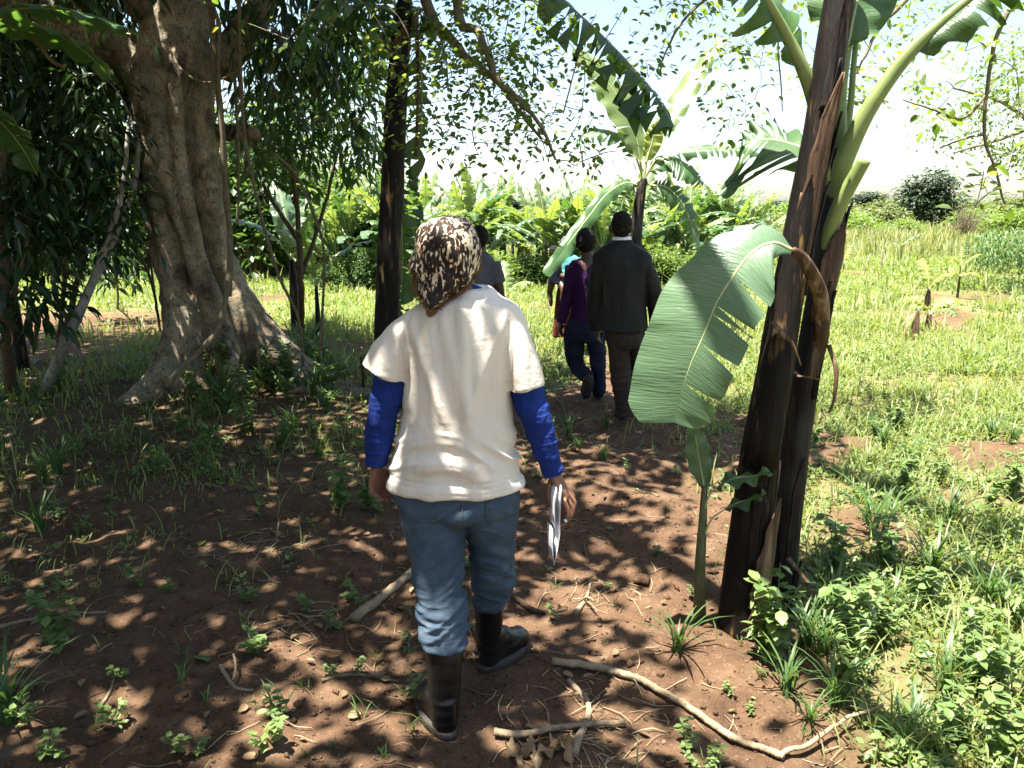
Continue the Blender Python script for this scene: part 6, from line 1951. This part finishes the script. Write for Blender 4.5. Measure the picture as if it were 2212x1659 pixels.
kid = walker('small child in dark clothes carried on the hip of the teal-bloused woman', P(1200, 620, YTe - .1),
    head_shapes(ch, .078, (.6, .8, 0)) + [limb([ch - (0, 0, .04), P(1198, 566, YTe - .12)], [.034, .036]), rows([(564, 1190, 1206, YTe - .12, .05), (580, 1186, 1210, YTe - .12, .065), (610, 1186, 1214, YTe - .1, .075)], 16), limb([P(1190, 572, YTe - .12), P(1186, 592, YTe - .1), P(1197, 602, YTe - .02)], [.03, .026, .02]), limb([P(1206, 572, YTe - .12), P(1212, 590, YTe - .05), P(1216, 596, YTe)], [.03, .026, .02]),
     limb([P(1193, 608, YTe - .1), P(1188, 628, YTe), P(1190, 652, YTe - .02)], [.045, .036, .026]), limb([P(1208, 608, YTe - .1), P(1216, 624, YTe - .2), P(1214, 650, YTe - .2)], [.045, .036, .026])]
    + hand(P(1197, 602, YTe - .02), (.8, .4, -.2), (0, 1, 0), (0, 0, 1), .09, .5, fr=.011) + hand(P(1216, 596, YTe), (.8, .4, -.2), (0, 1, 0), (0, 0, 1), .09, .5, fr=.011)
    + [limb([P(1190, 652, YTe - .02), P(1190, 660, YTe + .06)], [.026, .02]), limb([P(1214, 650, YTe - .2), P(1214, 658, YTe - .12)], [.026, .02])])
eyes(kid, ch, .078, (.6, .8, 0))
hair_cap(kid, ch, .078, 1.02)
garment(kid, 'dress', [rows([(564, 1189, 1207, YTe - .12, .055), (580, 1184, 1211, YTe - .12, .075), (612, 1183, 1216, YTe - .1, .09)], 20)], 'navy', folds(.004, 12, 5, 95), .008, 3)
# ------------------------------------------------------------------ sticks, fallen leaves, weeds one can pick out
def stick(pix, r0, r1, label, mat='stick', knots=0, lift=0.0, name='fallen_stick', n=40, forks=()):
    pts = np.array([G(px, py) for px, py in pix])
    path = smooth_path(pts, n)
    rad = np.linspace(r0, r1, n)
    base = ground_h(path[:, 0], path[:, 1])
    k = np.ones(9) / 9
    sm = np.convolve(np.pad(base, 4, mode='edge'), k, mode='valid')
    path[:, 2] = np.maximum(sm, base - .004) + rad * .8 + lift
    rng = np.random.default_rng(int(pix[0][0]))
    path[1:-1, :2] += rng.normal(0, r0 * .12, (n - 2, 2))
    rr = rad.copy()
    if knots:
        ph = np.linspace(0, knots * math.pi * 2, n * 1)
        rr = rad * (1 + .14 * np.maximum(0, np.cos(ph)) ** 6)
    mb = MB()
    v, q, t = tube(path, rr, 12, (0, 0, 1), twist_noise=.16, seed=3)
    b = path[0].copy(); b[2] = base[0]
    root = empty(name, b, label, 'stick')
    part('shaft', v, [q, t], M[mat], root)
    if knots:
        for k in range(knots):
            i_ = int((k + .5) / knots * (n - 1))
            a = rng.uniform(0, 6.28)
            d = np.array((math.cos(a) * .6, math.sin(a) * .6, .7)) * rad[i_]
            v, q, t = tube(np.array([path[i_] + d * .5, path[i_] + d * 1.5]), [rad[i_] * .3, rad[i_] * .18], 6)
            part('knot', v, [q, t], M[mat], root)
    for fp, fr0, fr1 in forks:
        fpt = np.array([G(px, py) for px, py in fp])
        fpth = smooth_path(fpt, 20)
        rf = np.linspace(fr0, fr1, 20)
        fpth[:, 2] = ground_h(fpth[:, 0], fpth[:, 1]) + rf + .015 + np.linspace(.0, .05, 20)
        v, q, t = tube(fpth, rf, 9, (0, 0, 1), twist_noise=.15)
        part('side_branch', v, [q, t], M[mat], root)
    return root
stick([(768, 1345), (800, 1312), (850, 1272), (905, 1225)], .021, .017, 'thick pale broken stick beside the left boot shaft', knots=3, n=24)
stick([(1192, 1440), (1290, 1448), (1380, 1472), (1470, 1513), (1560, 1560), (1640, 1598), (1695, 1618)], .0125, .0105, 'long knobbly pale branch with a side shoot lying across the path edge', knots=14, n=70, lift=.012, forks=[([(1690, 1614), (1760, 1592), (1830, 1560), (1905, 1540)], .0095, .005)])
stick([(1068, 1592), (1130, 1598), (1200, 1588), (1280, 1567), (1350, 1556)], .0115, .009, 'smooth straight stick lying on top of the bent one', knots=5, n=36, lift=.012)
stick([(1228, 1470), (1255, 1492), (1272, 1520), (1266, 1556), (1252, 1600), (1240, 1650)], .0085, .013, 'bent bow-shaped stick under the smooth straight one', knots=4, n=36)
stick([(1243, 1322), (1262, 1290), (1277, 1245)], .013, .006, 'short weathered forked piece of wood on the path', n=18, forks=[([(1262, 1290), (1270, 1300), (1282, 1320)], .008, .005)])
stick([(695, 1478), (760, 1468), (810, 1464), (860, 1474)], .0075, .005, 'thin grey curved stick left of the near boot', 'vine', n=24)
stick([(1098, 1272), (1140, 1296), (1180, 1312), (1225, 1310)], .013, .008, 'dark root half buried in front of the far boot', 'stick_dark', n=24)
stick([(478, 1455), (492, 1480), (512, 1498), (548, 1497)], .0075, .005, 'small crooked stick with a twin prong on the bare soil', n=20, forks=[([(506, 1492), (512, 1478), (508, 1462)], .005, .004)])
stick([(215, 1525), (235, 1500), (250, 1475)], .0055, .004, 'short straw-coloured stick on the sunlit soil patch', n=14)
stick([(600, 880), (680, 862), (760, 852), (800, 850)], .022, .012, 'pale root-like stick at the end of the right buttress', n=24)
stick([(630, 862), (700, 850), (780, 856)], .018, .012, 'grey stick beside the pale one at the right buttress', 'vine', n=20)
stick([(0, 1360), (60, 1345), (130, 1340), (230, 1335)], .008, .005, 'long thin twig among the shaded weeds', n=24)
stick([(1195, 770), (1195, 720)], .01, .01, 'short peg of wood in the lit grass', n=8) if False else None
b = gb(787, 852)
v, q, t = tube(smooth_path([b - (0, 0, .05), b + (.0, 0, .15), b + (-.02, 0, .32)], 10), np.linspace(.03, .012, 10), 9, twist_noise=.2)
tag(link('dark_stump', make_mesh('dark_stump', v - b, [q, t]), M['stick_dark'], None, b), 'dark pointed stump beside the blue sleeve of the woman', 'stump')

# maize husks by the crossed sticks
rng = np.random.default_rng(111)
for k, (px, py) in enumerate(((1150, 1622), (1175, 1640), (1200, 1628), (1222, 1645), (1160, 1650), (1110, 1628), (1330, 895), (1305, 905), (1318, 915))):
    c = G(px, py)
    a = rng.uniform(0, 6.28)
    d = np.array((math.cos(a), math.sin(a), 0))
    L = rng.uniform(.07, .12)
    pts = np.array([c - d * L / 2, c - d * L / 5 + (0, 0, .015), c + d * L / 5 + (0, 0, .02), c + d * L / 2 + (0, 0, .008)])
    pts[:, 2] += ground_h(pts[:, 0], pts[:, 1]) + .004
    v, f, uv, _, _ = banana_leaf(pts, (0, 0, 1.0), .018, None, .15, -.5, k, 12, 3, .1)
    tag(link('dry_husk', make_mesh('dry_husk', v - pts[0], f, True, uv), M['dry_leaf'], None, pts[0]), 'curled pale dry husk on the ground beside the crossed sticks' if k < 6 else 'crumpled dry husk at the heel of the man in the suit', 'husk',
        'dry husks by the crossed sticks' if k < 6 else 'dry husks at the suited man')

# fallen leaves
def fallen(px, py, size, mat, label, group=None, seed=0):
    rng = np.random.default_rng(seed)
    c = G(px, py)
    c[2] = gh(c[0], c[1]) + .012
    a = rng.uniform(0, 6.28)
    v, q, t = scatter(leaf_template(.6, .12, .2, ((.15, .6), (.35, .95), (.6, .95), (.82, .6))), np.array([c]), np.array([(math.cos(a), math.sin(a), .05)]), np.array([(rng.normal(0, .3), rng.normal(0, .3), 1.0)]), size)
    return tag(link('fallen_leaf', make_mesh('fallen_leaf', v - c, [q, t]), M[mat], None, c), label, 'leaf', group)
fallen(560, 1080, .075, 'weed', 'large pale green fallen leaf on the dark soil', seed=1)
fallen(432, 1195, .07, 'ban_leaf_yellow', 'yellow fallen leaf on the dark soil', seed=2)
fallen(510, 1170, .07, 'weed', 'pale fallen leaf beside the yellow one', seed=3)
fallen(420, 1430, .085, 'ban_leaf_sun', 'lime green fallen leaf above the crooked stick', seed=4)
fallen(730, 1350, .06, 'weed', 'small green fallen leaf beside the thick broken stick', seed=5)
rng = np.random.default_rng(112)
for k in range(70):
    px, py = rng.uniform(0, 1650), rng.uniform(960, 1650)
    if 900 < px < 1120 and py > 1300: continue
    fallen(px, py, rng.uniform(.025, .055), 'dry_leaf', 'small brown dry leaf lying on the bare soil', 'dry leaves on the bare soil', 200 + k)

# weeds
def weed_proto(seed, kind):
    rng = np.random.default_rng(seed)
    mb = MB()
    if kind == 'broad':
        for k in range(3):
            a = rng.uniform(0, 6.28)
            e = np.array((math.cos(a) * .05, math.sin(a) * .05, rng.uniform(.06, .13)))
            mb.add(*tube(smooth_path([(0, 0, -.01), e * (.3, .3, .6), e], 5), np.linspace(.0022, .0012, 5), 5))
            m = 9
            s_ = rng.uniform(.25, 1, m)
            pos = e[None] * s_[:, None]
            an = rng.uniform(0, 6.28, m)
            T = np.stack([np.cos(an), np.sin(an), rng.uniform(-.2, .6, m)], 1)
            mb.add(*scatter(OVAL, pos, T, np.tile((0, 0, 1.0), (m, 1)) + .3 * rdir(m, rng), rng.uniform(.025, .05, m)))
    elif kind == 'upright':
        for k in range(5):
            a = rng.uniform(0, 6.28)
            e = np.array((math.cos(a) * .07, math.sin(a) * .07, rng.uniform(.16, .28)))
            mb.add(*tube(smooth_path([(0, 0, -.01), e * (.2, .2, .55), e], 6), np.linspace(.0028, .0014, 6), 5))
            m = 22
            s_ = rng.uniform(.15, 1, m)
            pos = e[None] * np.stack([s_ ** 1.6, s_ ** 1.6, s_], 1)
            an = rng.uniform(0, 6.28, m)
            T = np.stack([np.cos(an), np.sin(an), rng.uniform(-.4, .5, m)], 1)
            mb.add(*scatter(LANCE if seed % 2 else OVAL, pos, T, np.tile((0, 0, 1.0), (m, 1)) + .3 * rdir(m, rng), rng.uniform(.03, .06, m), 1.15))
    else:
        m = 26 if kind == 'tuft' else 7
        H = .26 if kind == 'tuft' else .10
        mb.add(*blades(rng.normal(0, .014, (m, 3)) * (1, 1, 0), rng.uniform(.5, 1.15, m) * H, rng.uniform(.35, 1.0, m), rng.uniform(.006, .011, m) * (1 if kind == 'tuft' else .7), rng, 5))
    v, f, _ = mb.arrays()
    return make_mesh('weed', v, f)
PW = {k: [weed_proto(s, k) for s in ss] for k, ss in (('broad', (1, 2, 3)), ('upright', (4, 5, 6)), ('tuft', (7, 8, 9)), ('blade', (10, 11)))}
for kind, mn in (('broad', 'weed'), ('upright', 'weed'), ('tuft', 'grass_dark'), ('blade', 'grass_dark')):
    for me in PW[kind]: me.materials.append(M[mn])
WL = {'broad': ('low broadleaf weed', 'weed'), 'upright': ('upright leafy weed', 'weed'), 'tuft': ('long-bladed arching grass tuft', 'grass tuft'), 'blade': ('thin grass seedling', 'grass tuft')}
rng = np.random.default_rng(113)
def weed(kind, px, py, s, label=None, zone=None):
    if not label:
        for (ax_, ay_), (bx_, by_) in (((1190, 1440), (1480, 1515)), ((1480, 1515), (1700, 1620)), ((1700, 1620), (1910, 1540))):
            t_ = min(1, max(0, ((px - ax_) * (bx_ - ax_) + (py - ay_) * (by_ - ay_)) / ((bx_ - ax_) ** 2 + (by_ - ay_) ** 2)))
            dq = py - (ay_ + t_ * (by_ - ay_))
            if abs(px - (ax_ + t_ * (bx_ - ax_))) < 30 and -25 < dq < 75: return None
    c = G(px, py)
    c[2] = gh(c[0], c[1]) - .004
    me = PW[kind][rng.integers(len(PW[kind]))]
    o = link({'broad': 'broadleaf_weed', 'upright': 'leafy_weed', 'tuft': 'grass_tuft', 'blade': 'grass_seedling'}[kind], me, None, None, c)
    o.rotation_euler = (0, 0, rng.uniform(0, 6.28))
    o.scale = (s, s, s)
    size_ = 'small ' if s < .7 else 'large ' if s > 1.0 else ''
    lab = label or size_ + WL[kind][0] + ' ' + zone
    return tag(o, lab, WL[kind][1], None if label else lab)
for k in range(120):
    px, py = rng.uniform(0, 1650), 940 + 715 * rng.uniform() ** .8
    if 890 < px < 1130 and py > 1380: continue
    if 1100 < px < 1500 and py > 1400: continue
    zn = ('on the path beyond the woman in the T-shirt' if px > 900 and py < 1300 else 'on the trodden soil around the fallen sticks' if px > 900 else 'on the shaded soil between the fig roots and the path' if py < 1200 else 'on the dappled bare soil left of the near boot')
    weed('broad' if rng.uniform() < .55 else 'blade', px, py, rng.uniform(.45, 1.0) * (.75 if px > 1100 else 1), zone=zn)
for k in range(70):
    px, py = rng.uniform(1640, 2230), rng.uniform(880, 1660)
    if px < 1720 and py < 1330: continue
    weed(rng.choice(['upright', 'tuft', 'broad']), px, py, rng.uniform(.6, 1.1), zone='in the open sunny weeds beyond the dark banana clump' if py < 1250 else 'in the sunny weeds beside the dark banana clump foot')
for k in range(44):
    px, py = rng.uniform(0, 780), rng.uniform(840, 1060)
    weed(rng.choice(['upright', 'tuft', 'broad', 'tuft']), px, py, rng.uniform(.6, 1.2), zone='in the deep shade in front of the fig roots' if px > 320 else 'in the deep shade below the pale sapling')
for k in range(26):
    px, py = rng.uniform(1130, 1520), rng.uniform(770, 1000)
    if 1310 < px < 1450 and py > 860: continue
    weed(rng.choice(['tuft', 'broad', 'tuft']), px, py, rng.uniform(.5, .9), zone='along the track behind the walkers')
for k in range(30):
    weed(rng.choice(['upright', 'tuft', 'upright']), rng.uniform(430, 760), rng.uniform(800, 905), rng.uniform(.9, 1.7), zone='crowding the right buttress of the fig')
for k, (kind, px, py, s, lab) in enumerate((('upright', 1670, 1420, 1.3, 'bushy leafy weed at the front of the dark banana stems'), ('tuft', 1465, 1400, .9, 'arching grass tuft at the foot of the banana sucker'), ('tuft', 1800, 1330, 1.1, 'arching grass tuft right of the dark banana stems'),
        ('upright', 1830, 1400, 1.2, 'sunlit leafy weed right of the dark banana stems'), ('upright', 740, 1120, 1.15, 'leafy weed patch near the left hand of the woman'), ('upright', 790, 1110, .9, 'pale leafy weed just below the left hand of the woman'),
        ('tuft', 2010, 1250, 1.2, 'sunlit grass tuft in the open right-hand weeds'), ('tuft', 1895, 1180, 1.5, 'tall thin grass clump standing in the sun'), ('broad', 555, 1420, 1.1, 'round-leaved weed left of the near boot'), ('blade', 610, 1550, 1.4, 'starry grass seedling left of the near boot'),
        ('tuft', 90, 1150, 1.1, 'arching grass tuft in the shade at the far left'), ('upright', 130, 1420, 1.0, 'light-catching leafy weed on the shaded soil'), ('tuft', 20, 1560, 1.2, 'long grass blade tuft at the shaded corner'), ('tuft', 690, 790, 2.2, 'tall grass tuft against the right buttress root'), ('tuft', 665, 800, 2.4, 'tallest grass tuft beside the right buttress root'))):
    weed(kind, px, py, s, lab)
for k in range(80):
    px, py = rng.uniform(1250, 2150), rng.uniform(1540, 1690)
    if px < 1480: continue
    weed(rng.choice(['broad', 'broad', 'blade', 'broad', 'tuft']), px, py, rng.uniform(.4, .75), zone='along the long knobbly branch')
